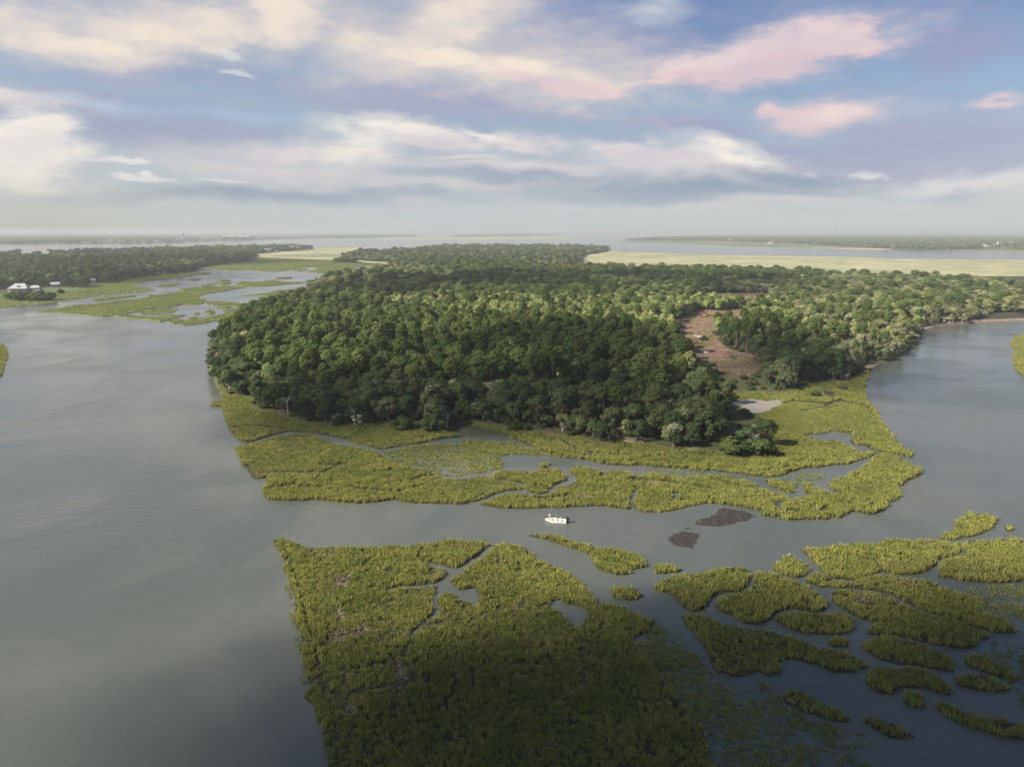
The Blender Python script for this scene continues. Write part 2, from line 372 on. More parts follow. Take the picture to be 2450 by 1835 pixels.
def inside(poly, x, y):
    x = np.asarray(x); y = np.asarray(y); r = np.zeros(x.shape, bool); poly = np.asarray(poly)
    bx0, by0 = poly.min(0); bx1, by1 = poly.max(0)
    s = np.where((x >= bx0) & (x <= bx1) & (y >= by0) & (y <= by1))[0]
    if not len(s): return r
    xs, ys = x[s], y[s]; c = np.zeros(len(s), bool); j = len(poly) - 1
    for i in range(len(poly)):
        xi, yi = poly[i]; xj, yj = poly[j]
        if yi != yj: c ^= ((yi > ys) != (yj > ys)) & (xs < (xj - xi) * (ys - yi) / (yj - yi) + xi)
        j = i
    r[s] = c; return r
def seg_dist(line, x, y):
    d = np.full(len(x), 1e9); line = np.asarray(line)
    for a, b_ in zip(line[:-1], line[1:]):
        v = b_ - a; L2 = max(v @ v, 1e-9); t_ = np.clip(((x - a[0]) * v[0] + (y - a[1]) * v[1]) / L2, 0, 1)
        d = np.minimum(d, np.hypot(x - a[0] - t_ * v[0], y - a[1] - t_ * v[1]))
    return d
def sheet(name, outer, mat, z=.2, holes=(), skirt=1.0, drop=.7, kind='structure'):
    """flat land with sloping banks down into the water"""
    outer = np.asarray(outer)
    if area(outer) < 0: outer = outer[::-1]
    rings = [outer] + [np.asarray(h) for h in holes]
    tri = geometry.tessellate_polygon([[Vector((p[0], p[1], 0)) for p in r] for r in rings])
    v = [(p[0], p[1], z) for r in rings for p in r]; f = []
    for a_, b_, c_ in tri:
        A, B_, C_ = v[a_], v[b_], v[c_]
        cr = (B_[0] - A[0]) * (C_[1] - A[1]) - (B_[1] - A[1]) * (C_[0] - A[0])
        if abs(cr) > 1e-9: f.append((a_, b_, c_) if cr > 0 else (a_, c_, b_))
    base = 0
    for ri, r in enumerate(rings):
        n = len(r); s = len(v); tg = np.roll(r, -1, 0) - np.roll(r, 1, 0); tg /= np.maximum(np.linalg.norm(tg, axis=1), 1e-6)[:, None]
        nr = np.stack([tg[:, 1], -tg[:, 0]], 1)
        if area(r) < 0 and ri == 0: nr = -nr
        if ri: nr = -nr * (1 if area(r) > 0 else -1)
        v += [(p[0] + q[0] * skirt, p[1] + q[1] * skirt, z - drop) for p, q in zip(r, nr)]
        for k in range(n):
            q = (base + k, s + k, s + (k + 1) % n, base + (k + 1) % n)
            f.append(q)
        base += n
    # ring vertices of holes sit after the outer ring, skirts were appended in between: rebuild indices safely
    me = make_mesh(name, v, f, [mat]); o_ = mesh_obj(name, me)
    o_['kind'] = kind; return o_

# ------------------------------------------------------------------ water and land
o = mesh_obj('river', make_mesh('river', [(-45000, -3000, 0), (45000, -3000, 0), (45000, 60000, 0), (-45000, 60000, 0)], [(0, 1, 2, 3)], [M['water']]))
o['kind'] = 'structure'

# the near marsh islets: outline, label of the grass on them, grass density
ISLETS = [
 ('front', """A 160,178 210,155 260,180 330,210 420,225 560,225 700,225 850,215 980,220 1100,200 1200,200 1300,170 1400,185 1510,180 1555,205
   1500,250 1450,290 1400,330 1340,360 1290,350 1240,330 1180,322 1150,338 1175,355 1230,360 1285,385 1250,420 1200,450 1100,465 980,472 900,492 850,512
   900,507 1000,492 1100,485 1180,470 1225,475 1200,510 1160,550 1170,590 1200,640 1150,690 1090,740 1040,780 1020,850 1028,895 1052,860 1062,800 1110,755
   1170,705 1230,675 1238,620 1220,570 1250,530 1310,515 1350,540 1390,570 1440,582 1435,608 1475,605 1500,550 1480,490 1430,490 1370,495 1310,440 1380,390
   1420,360 1480,320 1550,260 1590,220 1640,195 1700,195 1780,225 B 330,260 350,290 420,320 500,345 570,390 640,440 700,500 740,545 765,580 800,580
   860,590 930,620 1000,655 1060,690 1130,700 1110,760 1040,785 1000,820 1080,900 1120,980 1180,1060 1260,1150 1330,1240 1400,1330 1480,1450 1520,1560 1540,1720
   1560,2100 -600,2100 A 530,2100 515,1657 510,1600 480,1520 460,1400 430,1340 420,1250 362,1200 385,1130 370,1050 345,950 340,850 300,680 285,550 240,400 205,290""",
  'dense olive cordgrass on the wide triangular marsh point opposite the boat', 1.0),
 ('sickle', 'B 310,140 360,125 420,135 500,150 580,180 640,195 700,200 760,225 800,235 860,230 920,240 1000,265 1050,290 1090,330 1060,355 1000,370 960,400 880,395 820,380 770,360 745,320 710,270 650,240 570,215 480,190 400,165',
  'cordgrass on the long sickle-shaped islet just below the boat', 1.0),
 ('tail', 'B 1140,352 1190,335 1260,350 1325,365 1290,380 1230,385 1150,395', 'small cordgrass tuft bank off the wide end of the sickle islet', .9),
 ('dot', 'B 850,500 890,485 950,500 1020,500 1060,540 1020,565 950,560 880,545', 'tiny oval cordgrass islet alone in the channel below the sickle islet', 1.0),
 ('wing', 'B 1140,490 1200,440 1260,425 1340,400 1420,395 1500,370 1600,355 1690,350 1760,370 1770,420 1740,480 1680,515 1600,510 1530,525 1470,550 1460,620 1400,640 1340,610 1300,570 1250,525 1180,510',
  'cordgrass on the wing-shaped islet below the oyster beds', 1.0),
 ('fan', 'D 150,480 230,480 300,520 400,540 480,580 550,640 575,690 540,730 450,712 350,700 280,720 230,770 180,803 80,790 0,745 -60,720 -104,680 -75,635 -20,630 50,625 110,590',
  'cordgrass on the fan-shaped islet beside the wing-shaped one', 1.0),
 ('loaf', 'D 265,770 330,735 420,725 520,735 640,730 700,745 740,790 720,840 650,860 540,860 440,845 350,810', 'cordgrass on the loaf-shaped islet under the fan-shaped one', 1.0),
 ('crumb', 'D 590,900 640,880 700,890 715,920 660,935 600,925', 'very small round cordgrass islet between two bigger loaf-shaped ones', 1.0),
 ('flag', """B 1310,670 1380,665 1480,675 1560,700 1640,735 1720,742 D 60,820 200,830 320,860 430,890 530,945 650,960 740,990 830,1045 740,1085 600,1075 540,1050 430,1020 300,1000
   290,1090 230,1110 150,1060 60,1110 0,1110 B 1640,1050 1560,1040 1500,980 1490,900 1450,840 1400,780 1340,720""", 'long leaning cordgrass on the tapering flag-shaped bank', .8),
 ('whale', 'D 805,930 860,880 940,865 1020,880 1120,910 1220,950 1310,985 1365,1030 1320,1080 1200,1060 1100,1040 1000,1035 900,1005 840,970', 'cordgrass on the whale-backed islet among the parallel banks', 1.0),
 ('saddle', 'D 805,1130 870,1070 950,1060 1000,1080 1080,1060 1180,1080 1260,1130 1330,1190 1320,1230 1250,1210 1180,1185 1100,1170 1010,1175 960,1210 900,1215 840,1175',
  'cordgrass on the saddle-shaped islet with two humps', 1.0),
 ('puff', 'D 1020,1240 1060,1205 1130,1210 1185,1250 1160,1290 1090,1295 1040,1275', 'small puff of cordgrass under the saddle-shaped islet', 1.0),
 ('rope', 'D 1220,1280 1280,1270 1360,1310 1460,1350 1560,1360 1660,1390 1771,1420 1900,1450 1900,1540 1771,1490 1650,1470 1550,1440 1430,1410 1330,1370 1250,1320', 'narrow rope of cordgrass along the lower open channel', .9),
 ('band', 'D 830,850 870,795 960,785 1060,795 1180,825 1300,850 1420,880 1500,910 1440,940 1320,930 1200,905 1100,880 980,852 880,860', 'cordgrass on the slim parallel bank above the whale-backed islet', 1.0),
 ('lens', 'D 610,600 680,585 780,590 880,605 960,625 1010,660 1090,700 1180,735 1300,760 1420,795 1530,840 1560,880 1480,895 1380,860 1280,840 1150,815 1020,785 900,770 800,770 720,730 650,680 615,650',
  'cordgrass on the long lens-shaped bank with a brown bare spot', 1.0),
 ('crown', 'D 420,345 500,330 600,330 740,310 850,310 950,295 1080,290 1170,282 1280,295 1370,310 1390,345 1340,380 1260,400 1220,450 1160,485 1080,495 980,490 900,470 830,500 720,525 620,520 560,480 510,430 460,390',
  'yellow-green cordgrass on the broadest islet of the parallel banks', 1.0),
 ('nub', 'D 245,450 300,405 345,370 390,400 450,430 480,460 440,500 380,515 300,490', 'triangular cordgrass islet at the corner of the broadest islet', 1.0),
 ('ribbon', """D 460,510 510,480 560,502 620,535 740,540 820,512 920,495 1000,515 1110,530 1210,530 1280,580 1330,600 1440,620 1540,650 1500,700 1580,740 1680,790 1715,845 1600,850 1480,810
   1380,778 1250,742 1130,700 1040,662 980,618 880,592 760,578 650,573 540,568 460,540""", 'winding ribbon of cordgrass below the broadest islet', 1.0),
 ('shelf', 'D 1395,320 1440,285 1560,290 1640,280 1700,265 1771,285 2050,330 2050,540 1771,530 1640,545 1500,535 1350,525 1250,500 1260,450 1310,410 1380,385 1420,370 1400,345', 'cordgrass on the broad shelf across a narrow creek from the broadest islet', 1.0),
 ('lip', 'D 1420,1010 1480,980 1560,1010 1640,1060 1730,1100 1700,1140 1600,1110 1500,1070 1430,1040', 'upper of two small cordgrass banks beside the flooded grass', .9),
 ('heel', 'D 1360,1120 1430,1095 1530,1110 1620,1150 1690,1180 1600,1200 1500,1190 1400,1160', 'lower of two small cordgrass banks beside the flooded grass', .9),
 ('boot', 'D 1255,275 1310,240 1360,210 1390,150 1430,115 1500,130 1560,125 1605,155 1590,200 1540,230 1470,255 1400,270 1330,285', 'boot-shaped cordgrass islet out in the wide river', 1.0),
 ('pip', 'D 1655,210 1685,198 1710,215 1690,232 1665,230', 'speck of cordgrass standing beside the boot-shaped islet', 1.0),
 ('spur', 'D 300,1210 370,1195 460,1230 560,1280 640,1320 720,1360 700,1390 600,1380 480,1340 380,1300 310,1260', 'leaning spur of cordgrass rising from the flooded grass', .7),
 ('comb', 'D 795,1370 850,1360 950,1400 1040,1440 1105,1470 1060,1500 960,1480 850,1420', 'thin comb of cordgrass at the edge of the flooded grass', .7),
 # middle marsh, in front of the woods
 ('west', """H 195,290 280,265 400,240 500,203 560,192 680,188 800,198 860,232 1000,268 1150,295 1260,316 1310,345 1400,395 1440,418 1560,448 1700,488 1760,516 1900,526 2000,515
   I 150,592 230,590 330,620 450,645 540,680 540,710 400,720 300,742 250,790 170,802 100,812 0,832 H 1960,710 1700,715 1500,700 1420,680 1200,705 960,700 800,680 600,690 440,685 430,640 410,590 430,550 440,510
   400,520 340,525 300,480 265,440 240,360""", 'broad yellow-green cordgrass bank between the boat channel and the back creek', 1.0),
 ('clover', 'I 285,590 340,545 440,540 560,545 660,550 760,520 860,530 930,570 950,620 900,640 830,660 790,690 770,740 680,745 590,720 580,680 530,650 420,625 320,610', 'clover-shaped cordgrass islet in the back creek', 1.0),
 ('bud', 'I 700,490 740,465 800,480 780,510 720,515', 'small bud of grass off the clover-shaped islet', 1.0),
 ('heart', """I 165,840 260,800 380,750 520,740 640,750 760,755 850,720 870,690 960,670 1030,640 1020,600 980,560 980,515 1060,500 1180,520 1290,560 1380,535 1480,550 1590,595 1600,620 1530,640 1530,700
   1510,760 1500,880 1400,870 1250,850 1100,855 950,860 780,865 600,875 450,870 300,860""", 'sunlit pale yellow cordgrass islet right behind the boat', 1.0),
 ('oyster', """I 1540,650 1600,580 1660,555 1760,565 1880,580 1950,605 2050,590 R 100,1262 250,1265 360,1290 460,1340 540,1370 650,1400 640,1430 580,1440 590,1490 600,1530 540,1540 480,1530 490,1500 380,1480
   250,1455 120,1450 0,1460 I 2100,840 2000,855 1900,885 1750,905 1620,900 1540,880 1550,780 1580,720""", 'cordgrass bank with a small pool beside the oyster beds', 1.0),
 ('horn', """R 590,1550 600,1500 640,1430 740,1410 850,1400 930,1395 1000,1390 940,1360 915,1320 960,1290 1040,1270 1080,1240 1150,1210 1230,1130 1290,1115 1350,1130 1420,1170 1480,1200 1525,1215 1520,1260 1440,1290
   1400,1340 1390,1400 1330,1440 1270,1500 1180,1520 1100,1500 1030,1520 980,1545 930,1530 900,1555 840,1550 740,1555 660,1558""", 'horn-shaped cordgrass bank jutting into the wide river', 1.0),
 ('plug', 'R 490,1295 560,1290 640,1300 690,1330 680,1380 620,1370 540,1335', 'oval cordgrass islet inside the pool of the horn-shaped bank', 1.0),
 ('hook', 'R 745,1315 790,1310 820,1350 930,1385 880,1405 800,1400 760,1370', 'hooked cordgrass islet inside the pool of the horn-shaped bank', 1.0),
 ('west_shore', 'F -60,745 0,745 12,752 16,768 8,790 0,812 -60,830', 'bright cordgrass on the far bank of the left river arm', 1.0),
 ('east_shore', 'R 2120,385 2160,350 2209,335 2350,330 2350,640 2209,610 2160,570 2135,500 2150,440', 'bright cordgrass on the bank across the right river arm', 1.0),
]
HOLES = {'front': [P('B 445,565 520,557 580,590 640,600 695,612 700,660 660,720 630,757 590,720 560,690 500,640 455,620')],
         'oyster': [P('I 1865,735 1920,730 1975,745 1960,765 1900,785 1870,765')]}

# the island itself: marsh apron all round, wooded ground within
ISLAND = """E 250,790 240,840 178,850 180,880 245,880 255,940 290,1000 300,1060 340,1100 390,1135 440,1140 540,1108 640,1078 720,1058 850,1068 960,1078 1060,1098 1170,1128 1300,1168 1390,1190
  I 230,210 560,300 760,380 900,425 1100,440 1250,480 1400,490 1600,490 1800,510 2000,520 R 0,1230 150,1230 300,1250 420,1270 520,1275 600,1265 680,1240 770,1210 860,1210 950,1190 1050,1190 1110,1165 1160,1140
  1240,1110 1180,1100 1110,1105 1050,1070 980,1040 900,1030 820,1020 745,990 860,985 940,967 1000,977 1080,985 1090,1000 1050,1040 1080,1060 1160,1060 1190,1080 1270,1105 1350,1120 1440,1145 1475,1120 1460,1100
  1400,1090 1360,1030 1320,980 1270,900 1240,860 1250,840 1200,800 1180,770 1160,700 1150,650 1180,620 1190,560 1165,540 1215,515 1300,500 1390,455 1495,395 1515,350 1535,290 1640,272 1810,254 1850,246 2000,242 2209,238
  2900,225 2900,-20 2209,-60 Q 1500,225 900,200 500,180 100,165 M 2074,225 1500,205 1200,205 850,215 620,290 520,330 400,350 330,362 200,395 120,420 95,440 130,490 E 880,95 700,170 560,200 420,265 300,330 240,380 200,440 150,530 180,620"""
WOODS = """E 250,790 280,800 380,812 480,832 470,900 600,920 720,982 800,1000 970,1020 1060,1030 1180,1038 1280,1030 1460,1030 1540,1055 1620,1020 1700,1060 1800,1058 1900,1012 2040,1005
  G 260,1012 480,1040 560,1060 700,1070 800,1080 900,1108 1000,1110 1130,1150 1250,1150 1290,1125 1400,1140 1480,1140 1580,1170 1700,1198 1790,1190 1900,1210 2000,1205 2060,1238 R 180,1105 250,1138 340,1132 480,1140 530,1090 520,1050 500,1000 510,930
  430,900 380,862 300,830 240,775 180,742 260,722 400,722 560,722 700,720 740,690 860,660 950,650 1080,640 1120,600 1150,555 1200,522 1300,506 1390,462 1490,402 1510,352 1530,292 1640,275 1810,258 1850,240 2000,205 2209,190
  2900,150 2900,45 2209,22 Q 1700,312 1200,303 900,287 640,274 400,270 100,266 M 2074,322 1900,326 1750,326 1450,302 1200,276 1000,268 850,260 730,272 640,300 550,336 400,358 330,368 205,400 130,425 105,442 140,492 E 900,102 700,180 560,215 425,272 305,336 245,386 205,444 155,530 185,615"""
CLEARING = 'Q 355,540 390,520 430,505 500,470 600,480 720,470 760,490 740,530 680,545 620,560 580,600 610,650 660,690 760,712 830,730 850,760 800,800 760,830 640,830 570,790 545,755 470,735 410,700 390,640 370,590'
CLEARING2 = 'Q 480,392 560,384 860,384 900,400 880,440 760,455 600,450 490,425'
PANNE = 'R 250,800 330,770 400,760 500,775 580,762 620,795 560,810 540,835 480,850 400,858 340,825'   # bare sandy pan
woods_px = P(WOODS)
woods_w = densify([U(a, b) for a, b in woods_px], 9, 1.2, 5)
island_w = densify(WP(ISLAND), 6, .8, 3)
clear_w = densify(WP(CLEARING), 8, 1.2, 6); clear2_w = densify(WP(CLEARING2), 12, 1.2, 8)
panne_w = densify(WP(PANNE), 3, .5, 9)
sheet('marsh_ground', island_w, M['mud'], .14, [], .3)
sheet('woodland_floor', woods_w, M['floor'], .9, [], 1.5, .9)
sheet('cleared_ground', clear_w, M['soil'], .98, [], .5, .3)
sheet('cleared_ground', clear2_w, M['soil'], .98, [], .5, .3)
sheet('sand_pan', panne_w, M['sand'], .20, [], .3, .2)
for s in ('I 0,60 90,150 400,215 560,270 420,250 260,230 0,235 -150,200 -120,80', 'R 870,705 960,715 965,755 930,755 880,735', 'R 975,685 1060,680 1050,710 990,708',
          'R 180,740 260,730 270,770 250,800 225,770', 'E 450,945 520,940 530,970 480,975'):
    sheet('mud_flat', densify(WP(s), 3, .6, 31), M['mud'], .17, [], .4, .2)
for s in ('G 1285,1110 1400,1095 1490,1130 1480,1155 1400,1150 1290,1130', 'G 1770,1150 1830,1140 1880,1200 1860,1215 1790,1205',
          'R 1150,560 1200,522 1250,535 1190,570', 'R 1530,300 1640,265 1780,252 1860,246 2050,238 2209,232 2600,222 2600,238 2209,244 2050,250 1860,258 1780,264 1640,282 1540,312'):
    sheet('bare_shore', densify(WP(s), 4, .5, 41), M['shore'], .95, [], 1.0, 1.2)

islet_polys = {}
for k, (key, s, lab, dens) in enumerate(ISLETS):
    w = densify(WP(s), 3.0, .45, 100 + k); hs = [densify([U(a, b) for a, b in h], 2.5, .3, 300 + k) for h in HOLES.get(key, [])]
    islet_polys[key] = (w, hs)
    sheet('marsh_bank', w, M['mud'], .10, hs, .12, .4)

# far marshes and land across the rivers
FAR_MARSH = [
 ('L 0,578 100,557 250,552 380,532 520,512 640,492 760,482 900,472 1025,456 960,437 880,442 900,412 1000,392 1100,382 1240,362 1395,347 1370,338 1280,338 1100,330 600,380 0,430 -500,460 -500,600', 'marsh_green', 18, 1.2),
 ('L 270,600 390,575 500,560 640,550 780,530 900,515 1000,500 1120,480 1230,465 1250,445 1380,435 1500,430 1630,435 1480,460 1360,480 1310,495 1330,515 1370,530 1300,550 1200,550 1100,570 960,580 900,600 800,620 680,630 560,620 480,610 380,605', 'marsh_green', 10, 2.0),
 ('L 610,520 700,500 900,490 880,500 700,520 640,530', 'marsh_green', 6, 1.0), ('L 755,625 900,625 1000,640 1100,620 1230,620 1150,640 1060,665 980,650 860,640', 'marsh_green', 6, 1.0),
 ('L 1110,665 1180,650 1215,655 1150,680', 'marsh_green', 5, .8), ('L 1175,680 1260,655 1400,630 1550,600 1700,590 1780,558 1850,556 1800,580 1690,602 1600,630 1450,655 1300,680 1220,685', 'marsh_green', 8, 1.5),
 ('L 1560,420 1620,400 1700,405 1800,390 1870,400 2020,405 1900,415 1750,430 1640,430', 'marsh_green', 10, 2.5), ('L 1590,490 1680,485 1760,475 1840,460 1950,450 2050,447 2140,480 2090,506 1900,497 1750,492', 'marsh_green', 10, 2.0),
 ('L 1360,535 1480,530 1640,550 1560,560 1400,555', 'marsh_green', 7, 1.5), ('L 1180,462 1230,445 1280,450 1240,466', 'marsh_green', 6, 1.0), ('L 1440,575 1490,562 1535,568 1500,578', 'marsh_green', 6, 1.0),
 ('L 1350,600 1390,585 1430,600 1390,612', 'marsh_green', 6, 1.0), ('L 1480,592 1540,580 1620,566 1680,560 1700,572 1600,588 1520,600', 'marsh_green', 7, 1.2), ('L 1690,552 1750,546 1800,552 1760,566 1700,566', 'marsh_green', 6, 1.0),
 ('L 1040,437 1100,415 1195,410 1150,428', 'marsh_green', 8, 1.6), ('L 1330,430 1400,410 1440,404 1400,425', 'marsh_green', 8, 1.5), ('L 1430,412 1500,400 1530,408 1470,418', 'marsh_green', 8, 1.5), ('L 1240,395 1300,380 1330,384 1270,396', 'marsh_green', 8, 1.5),
 ('L 1440,392 1490,386 1520,392 1470,398', 'marsh_green', 8, 1.5), ('L 1820,378 1880,371 1930,374 1880,380', 'marsh_green', 9, 1.5), ('L 490,556 520,552 520,558 500,560', 'marsh_green', 4, .5), ('L 980,489 1010,485 1020,490 990,493', 'marsh_green', 4, .5),
 ('L 1280,612 1310,604 1325,611 1295,618', 'marsh_green', 4, .5), ('L 1240,640 1290,630 1310,636 1260,646', 'marsh_green', 4, .5), ('L 920,604 1000,588 1100,580 1170,578 1140,602 1040,614 940,616', 'marsh_green', 6, 1.0),
 ('L 1290,305 1400,292 1560,278 1660,268 M -255,240 0,248 330,262 620,285 640,296 540,330 480,322 560,312 600,306 480,295 420,300 395,335 330,338 250,345 180,343 110,333 180,310 120,303 40,312 100,322 45,330 -30,322 -90,330 L 1750,332 1680,326 1600,322 1500,327 1400,312', 'marsh_green', 22, 6.0),
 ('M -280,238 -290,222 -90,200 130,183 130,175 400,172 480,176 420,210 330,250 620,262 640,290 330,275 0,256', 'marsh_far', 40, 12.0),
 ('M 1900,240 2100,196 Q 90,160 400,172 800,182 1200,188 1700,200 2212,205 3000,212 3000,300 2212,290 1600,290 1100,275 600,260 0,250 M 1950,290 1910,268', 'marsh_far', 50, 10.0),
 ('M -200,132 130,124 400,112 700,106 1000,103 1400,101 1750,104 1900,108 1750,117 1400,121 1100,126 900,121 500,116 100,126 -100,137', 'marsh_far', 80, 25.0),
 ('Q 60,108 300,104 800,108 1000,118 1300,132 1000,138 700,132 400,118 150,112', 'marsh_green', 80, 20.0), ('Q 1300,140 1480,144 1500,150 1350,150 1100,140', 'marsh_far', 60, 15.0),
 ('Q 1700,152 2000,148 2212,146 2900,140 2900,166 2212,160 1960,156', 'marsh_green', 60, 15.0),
]
FAR_WOODS = [   # ground outline of woods on other shores
 ('left woods', 'L -700,500 0,476 200,452 380,436 560,446 600,416 720,406 880,376 1100,352 1270,332 1285,312 1400,292 1650,262 1680,244 1640,222 1850,202 1960,196 2062,187 2050,176 1900,172 1700,178 1450,182 1150,190 900,198 600,212 300,222 0,228 -700,240', 8.5, 1.0),
 ('hummock', 'M 335,250 480,262 640,270 900,290 1200,290 1450,300 1800,300 1905,272 1900,225 2085,198 2085,190 1900,176 1600,172 1300,170 1000,176 800,200 600,212 430,215 350,235', 8.5, 1.0),
 ('dot hummock', 'M 280,274 400,278 425,270 400,262 300,262', 7, .7),
]
for s, mt, seg, amp in FAR_MARSH:
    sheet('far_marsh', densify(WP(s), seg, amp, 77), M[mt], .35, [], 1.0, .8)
for nm, s, sp_, h_ in FAR_WOODS:
    sheet('far_shore', densify(WP(s), 25, 4, 55), M['floor'], .9, [], 2, 1.2)
sheet('lawn', densify(WP('L 10,474 60,470 210,468 400,470 560,462 570,452 380,440 200,455 0,476'), 12, 1.5, 21), M['lawn'], 1.1, [], 3, 1.2)
FAR_LAND = [
 ('T -1500,246 0,244 600,246 1000,246 1400,246 1700,244 2212,240 V 400,222 1000,204 1500,186 2212,164 M 400,112 800,100 820,96 800,90 0,82 L 1000,85 0,88 -1500,90'),
 ('M 1060,100 1200,99 1380,98 1560,96 1760,90 1770,86 1500,84 1300,86 1150,92'),
 ('Q 90,100 300,102 640,106 800,112 1000,120 1300,136 1500,146 1700,152 2000,146 2212,150 2900,150 2900,78 2212,78 1500,74 700,76 300,86'),
 ('M -2500,77 0,76 1000,79 2500,80 Q 1500,68 3200,70 3200,66 0,63 M 0,68 -2500,68'),
]
for s in FAR_LAND:
    sheet('distant_shore', densify(WP(s), 300, 30, 66), M['far_land'], 1.2, [], 5, 2)

# ------------------------------------------------------------------ scatter with geometry nodes (for what nobody could count)
KIND_SETS = {}
def scatter(name, pts, rot, scl, idx, protos, label, cat, lush=None):
    me = bpy.data.meshes.new(name); n = len(pts); me.vertices.add(n)
    me.vertices.foreach_set('co', np.asarray(pts, np.float32).reshape(-1))
    for an, ty, data, fld in (('rot', 'FLOAT_VECTOR', rot, 'vector'), ('scl', 'FLOAT_VECTOR', scl, 'vector'), ('pick', 'INT', idx, 'value')):
        a = me.attributes.new(an, ty, 'POINT'); a.data.foreach_set(fld, np.asarray(data, np.float32 if fld == 'vector' else np.int32).reshape(-1))
    if lush is not None: me.attributes.new('lush', 'FLOAT', 'POINT').data.foreach_set('value', np.asarray(lush, np.float32))
    o_ = mesh_obj(name, me); tag(o_, label, cat, kind='stuff')
    key_ = tuple(pm.name for pm in protos); col_ = KIND_SETS.get(key_)
    if col_ is None:
        col_ = KIND_SETS[key_] = bpy.data.collections.new(name + '_kinds')
        for i, pm in enumerate(protos):
            col_.objects.link(bpy.data.objects.new('%s_kind_%02d' % (name, i), pm))
    g = bpy.data.node_groups.new(name, 'GeometryNodeTree')
    g.interface.new_socket('Geometry', in_out='INPUT', socket_type='NodeSocketGeometry'); g.interface.new_socket('Geometry', in_out='OUTPUT', socket_type='NodeSocketGeometry')
    gi, go = nd(g, 'NodeGroupInput'), nd(g, 'NodeGroupOutput'); m2p = nd(g, 'GeometryNodeMeshToPoints'); ip = nd(g, 'GeometryNodeInstanceOnPoints')
    ci = nd(g, 'GeometryNodeCollectionInfo'); ci.inputs['Collection'].default_value = col_; ci.inputs['Separate Children'].default_value = True; ci.inputs['Reset Children'].default_value = True
    def na(nm_, ty):
        q = nd(g, 'GeometryNodeInputNamedAttribute', data_type=ty); q.inputs['Name'].default_value = nm_
        return next(s_ for s_ in q.outputs if s_.enabled and s_.name == 'Attribute')
    lk(g, gi.outputs[0], m2p.inputs['Mesh']); lk(g, m2p.outputs[0], ip.inputs['Points']); lk(g, ci.outputs[0], ip.inputs['Instance'])
    ip.inputs['Pick Instance'].default_value = True; lk(g, na('pick', 'INT'), ip.inputs['Instance Index'])
    er = nd(g, 'FunctionNodeEulerToRotation'); lk(g, na('rot', 'FLOAT_VECTOR'), er.inputs[0]); lk(g, er.outputs[0], ip.inputs['Rotation'])
    lk(g, na('scl', 'FLOAT_VECTOR'), ip.inputs['Scale']); lk(g, ip.outputs[0], go.inputs[0])
    md = o_.modifiers.new('scatter', 'NODES'); md.node_group = g
    return o_

# ------------------------------------------------------------------ cordgrass
def tuft(seed, blades=15, rad=.40, hmin=.45, hmax=.82, flop=.5, w=.042, mat='grass'):
    r = np.random.default_rng(seed); V, tone = [], []
    lean = r.normal(0, .12, 2) + np.array([.12, 0])
    for k in range(blades):
        a = r.random() * 6.283; q = rad * math.sqrt(r.random()); p = np.array([math.cos(a) * q, math.sin(a) * q, -.15])
        h = hmin + (hmax - hmin) * r.random(); d = np.array([math.cos(a), math.sin(a)]) * flop * r.random() + lean
        s = r.random() * 6.283; side = np.array([math.cos(s), math.sin(s), 0]) * w * (.7 + .6 * r.random())
        m1 = p + np.array([d[0] * .35 * h, d[1] * .35 * h, h * .62 + .15]); tp = p + np.array([d[0] * h, d[1] * h, h + .15])
        V.append([p - side * .6, p + side * .6, m1 + side, m1 - side]); V.append([m1 - side, m1 + side, tp + side * .12, tp - side * .12])
        t_ = r.random(); tone += [t_, t_]
    return quads_mesh('grass_tuft', np.array(V), [M[mat]], np.zeros(len(V)), tone)
TUFTS = [tuft(s) for s in range(6)] + [tuft(20 + s, 10, .45, .4, .75, 1.0) for s in range(3)]        # upright, then floppy
STALKS = [tuft(40 + s, 12, .6, .35, .6, 2.2, .06, 'wrack') for s in range(3)]
